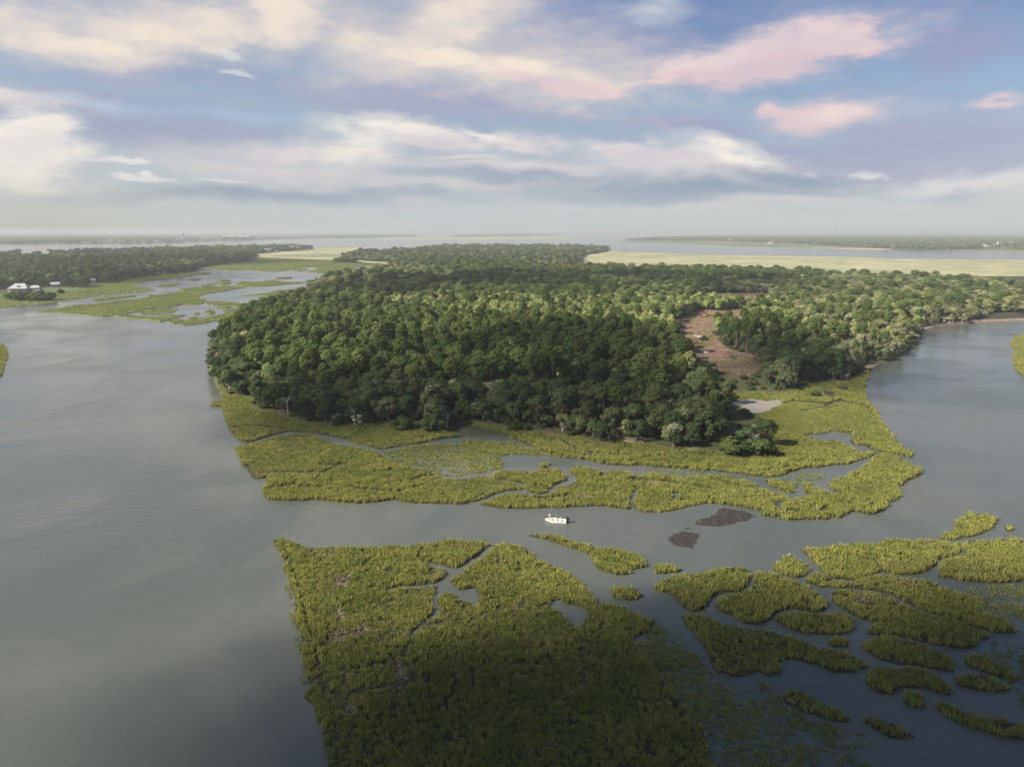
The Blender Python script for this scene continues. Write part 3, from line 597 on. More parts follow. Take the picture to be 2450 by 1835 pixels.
CREEKS = [(P(s), w) for s, w in (
 ('A 200,190 240,290 270,370 320,500 350,640 385,760 415,900 440,1000 470,1110 490,1180', .42), ('A 490,1180 560,1185 640,1190 740,1160 860,1140 1000,1110 1060,1090', .55),
 ('A 1028,890 980,940 900,975 800,1010 700,1025 600,1035', .5), ('A 660,370 740,330 820,290', .45), ('A 850,510 800,480 780,500', .5), ('A 1110,250 1095,290 1140,335', .5), ('A 1130,335 1200,310 1260,290', .4),
 ('A 510,870 500,790 520,740', .35), ('A 1240,1275 1290,1230 1330,1150 1340,1060', .35), ('A 1060,1090 1085,1040', .5), ('A 520,350 450,345 400,340', .4), ('A 700,1180 900,1130 1020,1120', .5),
 ('H 400,478 560,482 700,486 860,484 930,450 990,432 1030,420', .8), ('H 450,604 600,590 720,590 850,600 940,585 1080,605 1250,620 1430,625 1600,590', .5), ('H 850,430 930,430 990,420', .6), ('H 1340,272 1500,265 1650,262 1900,258', .5),
 ('H 290,430 320,490 350,520', .6), ('H 1520,545 1600,515 1680,500', .6), ('H 820,195 900,230 1000,262', .6), ('H 540,600 640,570 850,555', .4),
 ('I 1500,630 1620,628 1750,640 1900,660 2050,680 2212,700', .8), ('R 160,1300 300,1340 450,1350', .6), ('I 980,610 1100,600 1200,600 1290,575', .5), ('I 1000,660 1150,700 1300,715', .4), ('I 500,780 700,790 1000,760 1180,790', .4),
 ('I 860,250 950,320 1080,370 1250,400 1500,410', .5), ('I 1500,460 1700,420 1900,410', .5), ('E 300,1040 450,1030 600,1035 690,1050', .6), ('E 255,960 300,1060', .5),
 ('R 560,1440 600,1500', .7), ('R 740,840 900,810 950,780 1000,765 1130,765 1180,775', .6), ('R 860,1500 930,1470 1000,1490', .4),
 ('D 1420,375 1500,405 1580,440 1650,480 1760,500', .55), ('D 420,345 470,400 540,460 600,525', .35), ('D 680,1000 800,1010', .2))]
CREEKS = [(np.array([U(a, b) for a, b in c]), w) for c, w in CREEKS]
WRACK = [np.array(WP(s)) for s in ('A 425,268 500,280 560,250 570,270 520,295 430,285', 'A 525,440 590,430 640,405 655,425 620,460 610,500 570,490 545,460', 'A 915,985 960,970 1000,1020 1015,1100 975,1115 955,1050',
  'A 640,1260 680,1255 680,1310 665,1335 635,1320', 'A 545,650 610,640 620,690 580,710', 'A 520,790 580,760 650,800 600,850 540,850', 'A 640,760 820,770 760,800 660,830', 'D 740,625 820,635 840,665 780,668', 'A 590,1070 640,1050 610,1120',
  'A 700,1080 760,1060 720,1110', 'A 1290,1070 1350,1050 1330,1100', 'I 1650,680 1720,640 1740,680', 'I 1040,760 1150,775 1180,800 1080,785', 'I 1460,580 1520,585 1510,610', 'D 980,530 1030,525 1020,560', 'D 1080,555 1140,545 1130,575')]
woods_in = woods_w
BARE = [np.array(WP(s)) for s in ('I 0,60 90,150 400,215 560,270 420,250 260,230 0,235 -150,200 -120,80', 'R 870,705 960,715 965,755 930,755 880,735', 'R 975,685 1060,680 1050,710 990,708', 'R 180,740 260,730 270,770 250,800 225,770')] + [panne_w]
SHORT_ = np.array(WP('R 400,870 520,800 700,770 900,790 1000,770 1150,800 1230,870 1260,930 1150,970 940,960 760,985 650,1000 560,980 520,940 480,890'))    # short meadow grass

def density(d): return np.clip(5.4 * (120.0 / np.maximum(d, 60)) ** .7, .5, 6.0)
def fill(poly, holes=(), avoid=(), fac=1.0, extra=None, inset=0.0, rills=True, behind=True):
    poly = np.asarray(poly); x0, y0 = poly.min(0); x1, y1 = poly.max(0); y0 = max(y0, 62)
    if y1 <= y0: return None
    dmax = float(density(np.array([max(y0, math.hypot(max(0, x0 if x0 > 0 else -x1), y0))]))[0])
    n = int((x1 - x0) * (y1 - y0) * dmax * fac); x = x0 + (x1 - x0) * rng.random(n); y = y0 + (y1 - y0) * rng.random(n)
    k = rng.random(n) * dmax < density(np.hypot(x, y)); x, y = x[k], y[k]
    px, py = proj(x, y, 0.5 + 0 * x); k = (px > -130) & (px < PW + 130) & (py < PH + 150); x, y = x[k], y[k]
    k = inside(poly, x, y); g_ = CAM_H / (CAM_H - (.62 if behind is True else behind)); k &= inside(poly, x * g_, y * g_) if behind else True
    for h in list(holes) + list(avoid): k &= ~inside(h, x, y)
    x, y = x[k], y[k]
    for c, w in CREEKS:
        if c[:, 0].max() < x0 or c[:, 0].min() > x1 or c[:, 1].max() < y0 or c[:, 1].min() > y1: continue
        k = seg_dist(c, x, y) > w * (1 + .35 * wob(x, y, 1.3, 8)) * np.where(y > 150, 1.55, .9); x, y = x[k], y[k]
    for h in WRACK + BARE:
        k = ~inside(h, x, y); x, y = x[k], y[k]
    if inset: k = seg_dist(np.vstack([poly, poly[:1]]), x, y) > inset * (.6 + .8 * rng.random(len(x))); x, y = x[k], y[k]
    if rills:      # little wandering drains and thin spots where the mud shows
        f1 = wob(x, y, .085, 401) + .35 * wob(x, y, .4, 402); f2 = wob(x, y, .16, 411); f3 = wob(x, y, .30, 421)
        k = (np.abs(f1 - .1) > .045) & ((f3 < .62) | (rng.random(len(x)) < .35)) & ((np.abs(f2 + .25) > .04) | (rng.random(len(x)) < .4)); x, y = x[k], y[k]
    if extra is not None: k = extra(x, y); x, y = x[k], y[k]
    return x, y
total = 0
def plant(name, x, y, label, floppy=.06, hscale=1.0, z=.15, protos=None, poly=None):
    global total
    if protos is None: protos = TUFTS
    n = len(x); total += n
    if not n: return
    d = np.hypot(x, y); bulk = np.clip((d / 130.0) ** .32, .85, 1.7)        # fewer, bushier tufts with distance
    hh = (1.0 + .30 * wob(x, y, .12, 2) + .28 * wob(x, y, .5, 4)) * (.8 + .4 * rng.random(n)) * hscale
    lush = .35 + .3 * wob(x, y, .1, 33)
    if poly is not None:           # levees: taller, yellower grass along banks and creeks, shorter and darker inside
        ed = seg_dist(np.vstack([poly, poly[:1]]), x, y)
        for c, w in CREEKS:
            if c[:, 0].min() - 9 < x.max() and c[:, 0].max() + 9 > x.min() and c[:, 1].min() - 9 < y.max() and c[:, 1].max() + 9 > y.min(): ed = np.minimum(ed, seg_dist(c, x, y))
        f1 = np.abs(wob(x, y, .085, 401) + .35 * wob(x, y, .4, 402) - .1); ed = np.minimum(ed, f1 * 9)
        lv = np.clip(1.1 - ed / 4.5, 0, 1); hh *= .78 + .42 * lv; lush = np.clip(.05 + .75 * lv + .35 * wob(x, y, .1, 33), 0, 1)
    hh = np.clip(hh, .3, 1.7)
    if protos is TUFTS: idx = np.where(rng.random(n) < floppy, 6 + rng.integers(0, 3, n), rng.integers(0, 6, n))
    else: idx = rng.integers(0, len(protos), n)
    lean = wob(x, y, .25, 12) * .16
    rot = np.stack([lean, wob(x, y, .3, 14) * .16, rng.random(n) * 6.283], 1)
    scl = np.stack([bulk, bulk, hh * np.minimum(bulk, 1.15)], 1)
    return scatter(name, np.stack([x, y, np.full(n, z)], 1), rot, scl, idx, protos, label, 'grass', lush)
for key, s, lab, dens in ISLETS:
    w, hs = islet_polys[key]; r_ = fill(w, hs, (), dens, None, .10, True, .18 if key in ('sickle', 'tail', 'rope', 'spur', 'comb', 'pip', 'band', 'dot', 'crumb', 'puff', 'bud', 'lip', 'heel') else (.5 if key in ('west', 'heart', 'oyster', 'horn', 'clover') else .28))
    if r_ is None: continue
    plant('marsh_grass', r_[0], r_[1], lab, .55 if key in ('flag', 'spur', 'comb') else .08, 1.0, .1, None, w)
r_ = fill(island_w, [], [woods_in], 1.0, lambda x, y: (y < 470) & ~inside(SHORT_, x, y) & (rng.random(len(x)) < np.where(wob(x, y, .18, 77) > -.75, 1, .3)))
plant('marsh_grass', r_[0], r_[1], 'yellow-green cordgrass apron of the wooded island, up to the oaks', .08, 1.0, .12, None, island_w)
r_ = fill(SHORT_, [], [woods_in], 1.3, None, 0, False)
plant('meadow_grass', r_[0], r_[1], 'short smooth salt meadow grass around the bare sand pan', .4, .42)
# grass standing in shallow water, thinning outwards
FD = lambda x, y: seg_dist(np.array(WP('B 1040,785 1000,820 1080,900 1120,980 1180,1060 1260,1150 1330,1240 1400,1330 1480,1450 1520,1560 1540,1720 1560,2100')), x, y)
FLOODED = [
 ("""B 1000,820 1110,760 1130,700 1200,730 1320,760 1330,860 1420,900 1500,1000 1560,1050 1700,1060 D 60,1120 200,1120 300,1220 480,1350 700,1400 850,1440 1100,1510 1250,1657 1300,2100 A 2900,2100 B 1540,1720 1520,1560 1480,1450 1400,1330 1330,1240 1260,1150 1180,1060 1120,980 1080,900""",
  'sparse leaning grass drowned in the shallows beside the marsh point', 1.0, lambda x, y: rng.random(len(x)) < np.clip(.95 - FD(x, y) / 17 + .55 * wob(x, y, .22, 21) + np.clip((112 - y) / 50, -.25, .45), .02, .97)),
 ('D 1330,560 1500,545 1771,545 2050,550 2050,1320 1771,1300 1700,1200 1640,1060 1480,975 1540,900 1700,850 1580,740 1450,640', 'thin tangled grass flooded between the parallel banks and the river', .6,
  lambda x, y: rng.random(len(x)) < np.clip(.5 + .7 * wob(x, y, .22, 23), .05, .95)),
 ('H 1300,300 1390,300 1500,265 1700,255 1900,255 2212,280 I 340,400 560,390 760,400 900,430 760,405 420,395 340,400 400,480 380,520 250,545 0,595 H 1900,515 1760,505 1560,440 1440,400', 'loose half-flooded grass between the back creek and the island', .8,
  lambda x, y: rng.random(len(x)) < np.clip(.75 + .5 * wob(x, y, .2, 25), .2, 1)),
 ('H 1390,290 1500,270 1700,258 1900,250 I 0,250 400,280 760,370 900,425 560,395 340,400 0,330', 'loose half-flooded grass along the foot of the island oaks', .9, None),
 ('I 1600,480 2212,520 2212,600 2050,590 1950,605 1700,540', 'few stalks standing in the pool behind the oyster bank', .15, None),
 ('R 620,1260 800,1240 980,1260 860,1290 760,1310 700,1330 640,1290', 'few stalks standing in the pool of the horn-shaped bank', .3, None),
 ('A 215,300 240,400 285,550 300,680 340,850 345,950 370,1050 385,1130 350,1130 330,1000 300,850 265,680 240,520 215,400', 'thin fringe of drowned stalks along the straight edge of the marsh point', .35, None),
]
for s, lab, f_, ex in FLOODED:
    w = densify(WP(s), 3, .4, 500); av = [islet_polys[k][0] for k in islet_polys]
    r_ = fill(w, [], av, f_, ex)
    if r_: plant('flooded_grass', r_[0], r_[1], lab, .75, .75, -.05)
for i, h in enumerate(WRACK):
    x0, y0 = h.min(0); x1, y1 = h.max(0); n = int((x1 - x0) * (y1 - y0) * 4); x = x0 + (x1 - x0) * rng.random(n); y = y0 + (y1 - y0) * rng.random(n); k = inside(h, x, y)
    if i == 0: wx, wy = [], []
    wx.append(x[k]); wy.append(y[k])
plant('dead_stalks', np.concatenate(wx), np.concatenate(wy), 'flattened tan dead stalks in bare patches of the marsh', 0, 1, .12, STALKS)
r_ = fill(clear_w, [], [], .35, lambda x, y: rng.random(len(x)) < np.clip(.1 + .9 * wob(x, y, .11, 91), .02, .9), 0, False)
plant('weeds', r_[0], r_[1], 'patches of green weeds on the reddish cleared soil', .8, .7, .97)
r_ = fill(clear_w, [], [], .30, lambda x, y: rng.random(len(x)) < np.clip(.25 + .8 * wob(x, y, .15, 95), .05, .8), 0, False)
plant('slash_litter', r_[0], r_[1], 'tan litter of broken branches strewn over the clearing', 0, 1, .97, STALKS)
# far marshes: coarse clumps so the sheets have relief
for s, mt, seg, amp in FAR_MARSH:
    if seg > 22: continue
    w = densify(WP(s), seg, amp, 77); a_ = abs(area(w)); n = int(min(16000, a_ * 1.6 * .18)); x0, y0 = w.min(0); x1, y1 = w.max(0)
    n2 = int(n * (x1 - x0) * (y1 - y0) / max(a_, 1)); x = x0 + (x1 - x0) * rng.random(n2); y = y0 + (y1 - y0) * rng.random(n2); px, py = proj(x, y, 0 * x)
    k = inside(w, x, y) & (px > -130) & (px < PW + 130)
    if s.startswith('L 0,578'): k &= ~inside(np.array(WP(FAR_WOODS[0][1])), x, y)
    x, y = x[k], y[k]; n = len(x)
    if not n: continue
    FM = globals().setdefault('FM', [[], []]); FM[0].append(x); FM[1].append(y)
x, y = np.concatenate(FM[0]), np.concatenate(FM[1]); n = len(x); d = np.hypot(x, y); b_ = 1.8 * np.clip(d / 500, 1, 4) ** .6
hh = np.clip(1 + .35 * wob(x, y, .05, 3) + .3 * wob(x, y, .2, 5), .4, 1.8)
scatter('distant_marsh_grass', np.stack([x, y, np.full(n, .25)], 1), np.stack([0 * x, 0 * x, rng.random(n) * 6.28], 1), np.stack([b_, b_, hh], 1), rng.integers(0, 6, n), TUFTS[:6],
        'green marsh grass on the low islands of the far side channel', 'grass')
print('grass tufts', total, n)

# ------------------------------------------------------------------ trees: crowns of many leaf faces on clumps, limbs and trunks
def leaves(r, centres, radii, per, size, flat=.75, stretch=1.0, tone_c=None, crown=.75):
    V, tone = [], []; cc = np.mean(centres, 0) - np.array([0, 0, .8])
    for ci, (c, R) in enumerate(zip(centres, radii)):
        n = int(per * (R / np.mean(radii)) ** 2)
        d = r.normal(size=(n, 3)); d /= np.linalg.norm(d, axis=1)[:, None]
        d[:, 2] = np.where(r.random(n) < .7, np.abs(d[:, 2]), d[:, 2])
        rad = R * (.62 + .46 * r.random(n)); p = c + d * rad[:, None] * np.array([1, 1, flat])
        cd = p - cc; cd /= np.linalg.norm(cd, axis=1)[:, None]; nm = d * .8 + cd * crown + r.normal(0, .38, (n, 3)) + np.array([0, 0, .15]); nm /= np.linalg.norm(nm, axis=1)[:, None]
        a = np.cross(nm, r.normal(size=(n, 3))); a /= np.maximum(np.linalg.norm(a, axis=1), 1e-6)[:, None]; b_ = np.cross(nm, a)
        s = size * (.6 + .8 * r.random(n))[:, None]
        V.append(np.stack([p - a * s - b_ * s * .3, p + a * s * .2 - b_ * s * .62 * stretch, p + a * s + b_ * s * .3, p - a * s * .2 + b_ * s * .62 * stretch], 1))
        t0 = r.random() if tone_c is None else tone_c[ci]
        tone.append(np.clip(t0 + r.normal(0, .18, n), 0, 1))
    return np.concatenate(V), np.concatenate(tone)
def hang(r, centres, radii, per, length):
    V = []
    for c, R in zip(centres, radii):
        for k in range(per):
            a = r.random() * 6.283; q = R * math.sqrt(r.random()); p = c + np.array([math.cos(a) * q, math.sin(a) * q, -R * .35 * r.random()])
            L = length * (.5 + r.random()); s = r.random() * 3.14; w = np.array([math.cos(s), math.sin(s), 0]) * .16
            V.append([p - w, p + w, p + w * .4 - np.array([0, 0, L]), p - w * .4 - np.array([0, 0, L])])
    return np.array(V)
def limbs(mb, r, base, tips, r0, sag=.0):
    for tpt in tips:
        b0 = Vector(base); t1 = Vector(tpt); m1 = b0.lerp(t1, .5) + Vector(r.normal(0, .25, 3)) + Vector((0, 0, sag))
        mb.tube([b0, b0.lerp(m1, .55), m1, t1], [r0, r0 * .75, r0 * .5, r0 * .16], 5, False)
KINDS = {}
def finish(name, mb, bark, V, tone, mats, midx):
    tr = mb.mesh(name + '_trunk', bark); cr = quads_mesh(name + '_crown', V, mats, midx, tone)
    # joined copy used where trees are too many to be told apart
    bmj = bmesh.new(); bmj.from_mesh(cr); lay = bmj.faces.layers.float.get('tone'); nb = len(bmj.faces); bmj.from_mesh(tr)
    bmj.faces.ensure_lookup_table(); jm = bpy.data.meshes.new(name)
    for f in bmj.faces[nb:]: f.material_index = len(mats)
    bmj.to_mesh(jm); bmj.free()
    for m_ in mats: jm.materials.append(m_)
    jm.materials.append(bark)
    KINDS.setdefault(name, []).append((tr, cr, jm))
def oak(seed, name='oak', H=9.6, R=4.7, mat='oak', moss=True, nc=30, bark='bark'):
    r = np.random.default_rng(seed); H *= .9 + .25 * r.random(); R *= .88 + .25 * r.random()
    cen, rad = [], []
    for k in range(nc):
        a = r.random() * 6.283; u = r.random() ** .55; e = (r.random() ** .8) * 1.45
        x = math.cos(a) * math.cos(e) * R * (.62 + .38 * u); y = math.sin(a) * math.cos(e) * R * (.62 + .38 * u); z = H * .33 + math.sin(e) * H * .58 * (.7 + .3 * u)
        cen.append((x, y, z)); rad.append(.85 + .95 * r.random())
    cen = np.array(cen); mb = MB(); hx, hy = r.normal(0, .4, 2)
    mb.tube([(0, 0, -.6), (hx * .3, hy * .3, 1.2), (hx, hy, H * .24)], [.62, .45, .38], 7)
    far = sorted(range(nc), key=lambda i: -np.hypot(cen[i][0], cen[i][1]))[:9] + sorted(range(nc), key=lambda i: -cen[i][2])[:4]
    limbs(mb, r, (hx, hy, H * .22), [cen[i] for i in far], .24, .5)
    V, t_ = leaves(r, cen, rad, 78, .33); mi = np.zeros(len(V))
    if moss:
        hv = hang(r, cen, rad, 4, 1.1); V = np.concatenate([V, hv]); t_ = np.concatenate([t_, r.random(len(hv))]); mi = np.concatenate([mi, np.ones(len(hv))])
    finish(name, mb, M[bark], V, t_, [M[mat], M['moss']], mi)
def pine(seed, name='pine', H=14.0, mat='pine', R=2.75, frac=.40, nc=26):
    r = np.random.default_rng(seed); H *= .9 + .2 * r.random(); cen, rad = [], []
    for k in range(nc):
        u = (k + .5 * r.random()) / nc; z = H * (1 - frac) + H * frac * (.12 + .80 * u ** .8)
        q = R * max(0, 1 - (max(0, u - .15) / .88) ** 2.4) ** .6 * (.72 + .2 * r.random()) * (.75 + .25 * min(1, u * 4)); a = k * 2.4 + r.normal(0, .3)
        cen.append((math.cos(a) * q, math.sin(a) * q, z)); rad.append(.7 + .5 * r.random())
    cen = np.array(cen); mb = MB(); b_ = r.normal(0, .25, 2)
    mb.tube([(0, 0, -.6), (b_[0], b_[1], H * .3), (b_[0] * .4, b_[1] * .4, H * .62), (0, 0, H * .93)], [.30, .25, .18, .05], 6)
    for i in range(0, nc, 2): mb.tube([(0, 0, cen[i][2] - 1.2), tuple(cen[i])], [.09, .03], 4, False)
    V, t_ = leaves(r, cen, rad, 62, .26, .8); finish(name, mb, M['bark'], V, t_, [M[mat]], np.zeros(len(V)))
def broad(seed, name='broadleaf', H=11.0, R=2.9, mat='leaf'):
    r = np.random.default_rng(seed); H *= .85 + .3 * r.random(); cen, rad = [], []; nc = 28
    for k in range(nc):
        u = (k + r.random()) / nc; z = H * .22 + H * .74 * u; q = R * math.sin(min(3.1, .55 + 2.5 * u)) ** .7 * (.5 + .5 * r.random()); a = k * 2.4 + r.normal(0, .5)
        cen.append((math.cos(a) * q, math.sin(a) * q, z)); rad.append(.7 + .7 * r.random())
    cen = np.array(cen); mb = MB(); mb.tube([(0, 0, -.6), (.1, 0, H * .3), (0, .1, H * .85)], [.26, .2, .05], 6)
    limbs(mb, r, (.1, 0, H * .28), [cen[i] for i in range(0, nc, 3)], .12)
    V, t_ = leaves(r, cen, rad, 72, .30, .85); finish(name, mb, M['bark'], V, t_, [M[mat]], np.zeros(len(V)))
def shrub(seed, name='shrub', R=2.3, H=3.2):
    r = np.random.default_rng(seed); nc = 15; a = r.random(nc) * 6.283; q = R * np.sqrt(r.random(nc)) * .85
    cen = np.stack([np.cos(a) * q, np.sin(a) * q, .5 + (H - 1.2) * r.random(nc) * (1 - (q / R) ** 2 * .6)], 1); rad = .7 + .5 * r.random(nc)
    mb = MB(); limbs(mb, r, (0, 0, -.3), [cen[i] for i in range(6)], .07); V, t_ = leaves(r, cen, rad, 80, .27, .8)
    finish(name, mb, M['bark'], V, t_, [M['shrub']], np.zeros(len(V)))
def dead(seed, name='dead_tree', H=7.0, spread=1.0, leafy=0):
    r = np.random.default_rng(seed); mb = MB(); ends = []
    def grow(p, d, L, rad, lev):
        p1 = p + d * L * .5 + Vector(r.normal(0, .06 * L, 3)); p2 = p + d * L
        mb.tube([p, p1, p2], [rad, rad * .8, rad * .55], 5, False)
        if lev == 0: ends.append(tuple(p2)); return
        for k in range(int(r.integers(2, 4)) + (lev == 3)):
            nd_ = (d + Vector(r.normal(0, .55 * spread, 3)) + Vector((0, 0, .05))).normalized(); grow(p2, nd_, L * (.55 + .3 * r.random()), rad * .55, lev - 1)
    grow(Vector((0, 0, -.5)), Vector((0, 0, 1)), H * .3, .26, 3)
    cen = np.array(ends); V, t_ = leaves(r, cen, np.full(len(cen), .55), leafy if leafy else 2, .20 if leafy else .05)
    finish(name, mb, M['dead_wood'], V, t_, [M['dead_leaf']], np.zeros(len(V)))
def palmetto(seed, name='palmetto', H=6.0):
    r = np.random.default_rng(seed); mb = MB(); mb.tube([(0, 0, -.5), (.15, .05, H * .5), (.1, 0, H)], [.22, .17, .16], 7); V = []
    for k in range(34):
        a = k * 2.4; e = r.uniform(-.7, 1.2); d = np.array([math.cos(a) * math.cos(e), math.sin(a) * math.cos(e), math.sin(e)]); s = np.array([-math.sin(a), math.cos(a), 0])
        p = np.array([.1, 0, H]); q = p + d * .9; e2 = p + d * 1.7 - np.array([0, 0, .35])
        V += [[p - s * .03, p + s * .03, q + s * .25, q - s * .25], [q - s * .55, q + s * .55, e2 + s * .28, e2 - s * .28]]
    finish(name, mb, M['pale_bark'], np.array(V), r.random(len(V)), [M['grey_oak']], np.zeros(len(V)))
for s in range(7): oak(100 + s)
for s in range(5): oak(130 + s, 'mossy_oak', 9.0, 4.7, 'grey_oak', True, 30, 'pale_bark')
for s in range(7): pine(200 + s)
for s in range(2): pine(230 + s, 'tall_pine', 18., 'pine', 2.9, .42, 26)
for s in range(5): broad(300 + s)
for s in range(4): shrub(400 + s)
for s in range(3): dead(500 + s)
dead(520, 'withered_oak', 9.5, 1.25, 26); dead(521, 'withered_oak', 9.0, 1.3, 26)
palmetto(540); palmetto(541)

used_crowns = {}
def tree(kind, i, x, y, z, s, rz, label, cat, group=None, sz=1.0):
    tr, cr, jm = KINDS[kind][i % len(KINDS[kind])]; nm = {'pine': 'pine_tree', 'tall_pine': 'pine_tree', 'oak': 'oak_tree', 'mossy_oak': 'oak_tree', 'broadleaf': 'broadleaf_tree', 'withered_oak': 'oak_tree', 'palmetto': 'palmetto_tree'}.get(kind, kind)
    e = empty(nm, (x, y, z), rz); e.scale = (s, s, s * sz); tag(e, label, cat, group)
    mesh_obj('trunk', tr, e); mesh_obj('crown', cr, e); return e

# where the trees of the island stand
def jitter_grid(poly, spacing, jit=.42):
    poly = np.asarray(poly); x0, y0 = poly.min(0); x1, y1 = poly.max(0)
    gx, gy = np.meshgrid(np.arange(x0, x1, spacing), np.arange(y0, y1, spacing * .87)); gx = gx + (np.arange(gx.shape[0]) % 2)[:, None] * spacing * .5
    x, y = gx.ravel(), gy.ravel(); x = x + (rng.random(len(x)) - .5) * 2 * jit * spacing; y = y + (rng.random(len(y)) - .5) * 2 * jit * spacing
    px, py = proj(x, y, 8 + 0 * x); k = (px > -160) & (px < PW + 160) & (y > 60); x, y = x[k], y[k]; k = inside(poly, x, y); return x[k], y[k]
FZ = lambda s: np.array(P(s))
PINES = FZ('F 470,700 560,665 700,640 900,640 1250,690 1460,690 1490,800 1440,830 1300,800 1150,815 900,825 760,810 640,850 500,820')
SUNLIT = FZ('F 790,640 900,628 1000,630 1270,640 1400,615 1560,628 1720,640 1720,700 1560,700 1460,720 1270,700 1000,690 830,668')  # band whose sunlight comes partly from paler leaf colour
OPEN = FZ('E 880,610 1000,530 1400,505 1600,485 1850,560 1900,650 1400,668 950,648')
GREY = FZ('F 1500,600 1900,590 2212,580 2400,580 2400,720 2000,740 1900,800 1830,800 1780,720 1600,690')  # mossy woods, also paled by leaf colour to look sunlit
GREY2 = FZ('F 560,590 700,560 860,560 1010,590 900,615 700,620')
x1_, y1_ = jitter_grid(woods_w[:], 4.9)
far_thin = rng.random(len(x1_)) < np.clip((560.0 / np.hypot(x1_, y1_)) ** 1.0, .40, 1); x1_, y1_ = x1_[far_thin], y1_[far_thin]
k = ~inside(clear_w, x1_, y1_) & ~inside(clear2_w, x1_, y1_); x1_, y1_ = x1_[k], y1_[k]
VIS = [FZ('Q 355,540 430,505 560,500 580,560 560,600 600,660 700,690 830,730 850,760 800,800 760,820 640,830 560,790 540,760 470,740 410,700 390,640 370,590'), FZ('Q 500,393 850,393 840,411 700,411 600,402 510,402'), FZ(PANNE), FZ('K 830,130 1080,120 1080,200 960,260 830,190')]
k = np.ones(len(x1_), bool)
for vz in VIS:
    for zz in ((2.0, 4.0) if vz is VIS[1] else (2.0, 5.0, 8.0, 10.5)):
        for xo in ((-4, 0, 4) if vz is VIS[2] else (0,)): k &= ~inside(vz, *proj(x1_ + xo, y1_, zz + 0 * x1_))
x1_, y1_ = x1_[k], y1_[k]
bx, by = proj(x1_, y1_, 0 * x1_); cx, cy = proj(x1_, y1_, 9 + 0 * x1_); dist = np.hypot(x1_, y1_)
kind = np.full(len(x1_), 'oak', dtype=object); u = rng.random(len(x1_)); patch = wob(x1_, y1_, .03, 61)
in_p = inside(PINES, cx, cy); in_l = inside(SUNLIT, cx, cy); in_g = inside(GREY, cx, cy) | inside(GREY2, cx, cy)
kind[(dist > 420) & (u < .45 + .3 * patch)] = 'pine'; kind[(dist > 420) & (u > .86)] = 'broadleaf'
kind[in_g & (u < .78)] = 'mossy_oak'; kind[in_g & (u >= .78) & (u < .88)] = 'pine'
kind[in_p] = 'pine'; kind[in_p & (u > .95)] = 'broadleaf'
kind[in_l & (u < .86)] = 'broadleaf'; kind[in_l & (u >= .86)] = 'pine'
front = (dist < 420) & ~in_p & ~in_l & ~in_g; kind[front & (u < .09)] = 'mossy_oak'; kind[front & (u > .93)] = 'pine'
keep = ~(inside(OPEN, bx, by) & (rng.random(len(x1_)) < .62)); keep &= ~(in_p & (rng.random(len(x1_)) < .14))
edge_d = seg_dist(np.vstack([woods_w, woods_w[:1]]), x1_, y1_) if len(x1_) < 40000 else np.full(len(x1_), 99)
keep &= ~(np.isin(kind, ['oak', 'mossy_oak']) & (rng.random(len(x1_)) < .40))
x1_, y1_, kind, dist, edge_d, in_p, in_l, in_g, front, cx, cy = [a[keep] for a in (x1_, y1_, kind, dist, edge_d, in_p, in_l, in_g, front, cx, cy)]
kind[(edge_d < 14) & (kind == 'pine') & (dist < 430)] = 'oak'
size = .70 + .58 * rng.random(len(x1_)) ** 1.2; tall = (.84 + .28 * rng.random(len(x1_))) * np.where(dist > 650, .82, 1); size *= np.where(edge_d < 7, .72, 1); size[in_l] *= .9
wide = np.clip(dist / 520.0, 1, 1.6)
LAB = {('pine', 'stand'): ('round-topped pine in the dense stand', 'pines of the dense stand'),
       ('pine', 'front'): ('pine rising among the oaks of the marsh edge', 'pines among the marsh-edge oaks'),
       ('pine', 'back'): ('pine in the mixed woods beyond the dense stand', 'pines of the mixed back woods'),
       ('oak', 'front'): ('dark spreading live oak of the marsh-edge belt', 'live oaks of the marsh-edge belt'),
       ('oak', 'back'): ('dark live oak in the mixed woods behind the marsh-edge belt', 'live oaks of the back woods'),
       ('mossy_oak', 'front'): ('grey-green moss-hung oak of the marsh-edge belt', 'mossy oaks of the marsh-edge belt'),
       ('mossy_oak', 'back'): ('grey-green moss-hung oak in the pale woods along the right river arm', 'mossy oaks by the right river arm'),
       ('broadleaf', 'stand'): ('leafy light-green tree of the dense pine stand', 'light trees among the pines'),
       ('broadleaf', 'front'): ('leafy light-green tree of the marsh-edge oak belt', 'light trees among the oaks'),
       ('broadleaf', 'back'): ('yellow-green leafy tree coloured pale as sunlit, in the band behind the pine stand', 'pale trees of the sunlit band')}
cdist = seg_dist(np.vstack([clear_w, clear_w[:1]]), x1_, y1_); open_w = np.array([U(a, b) for a, b in OPEN]); odist = np.where(inside(open_w, x1_, y1_), 0, seg_dist(np.vstack([open_w, open_w[:1]]), x1_, y1_))
rest = np.ones(len(x1_), bool); onscreen = (cx > -10) & (cx < PW + 10)
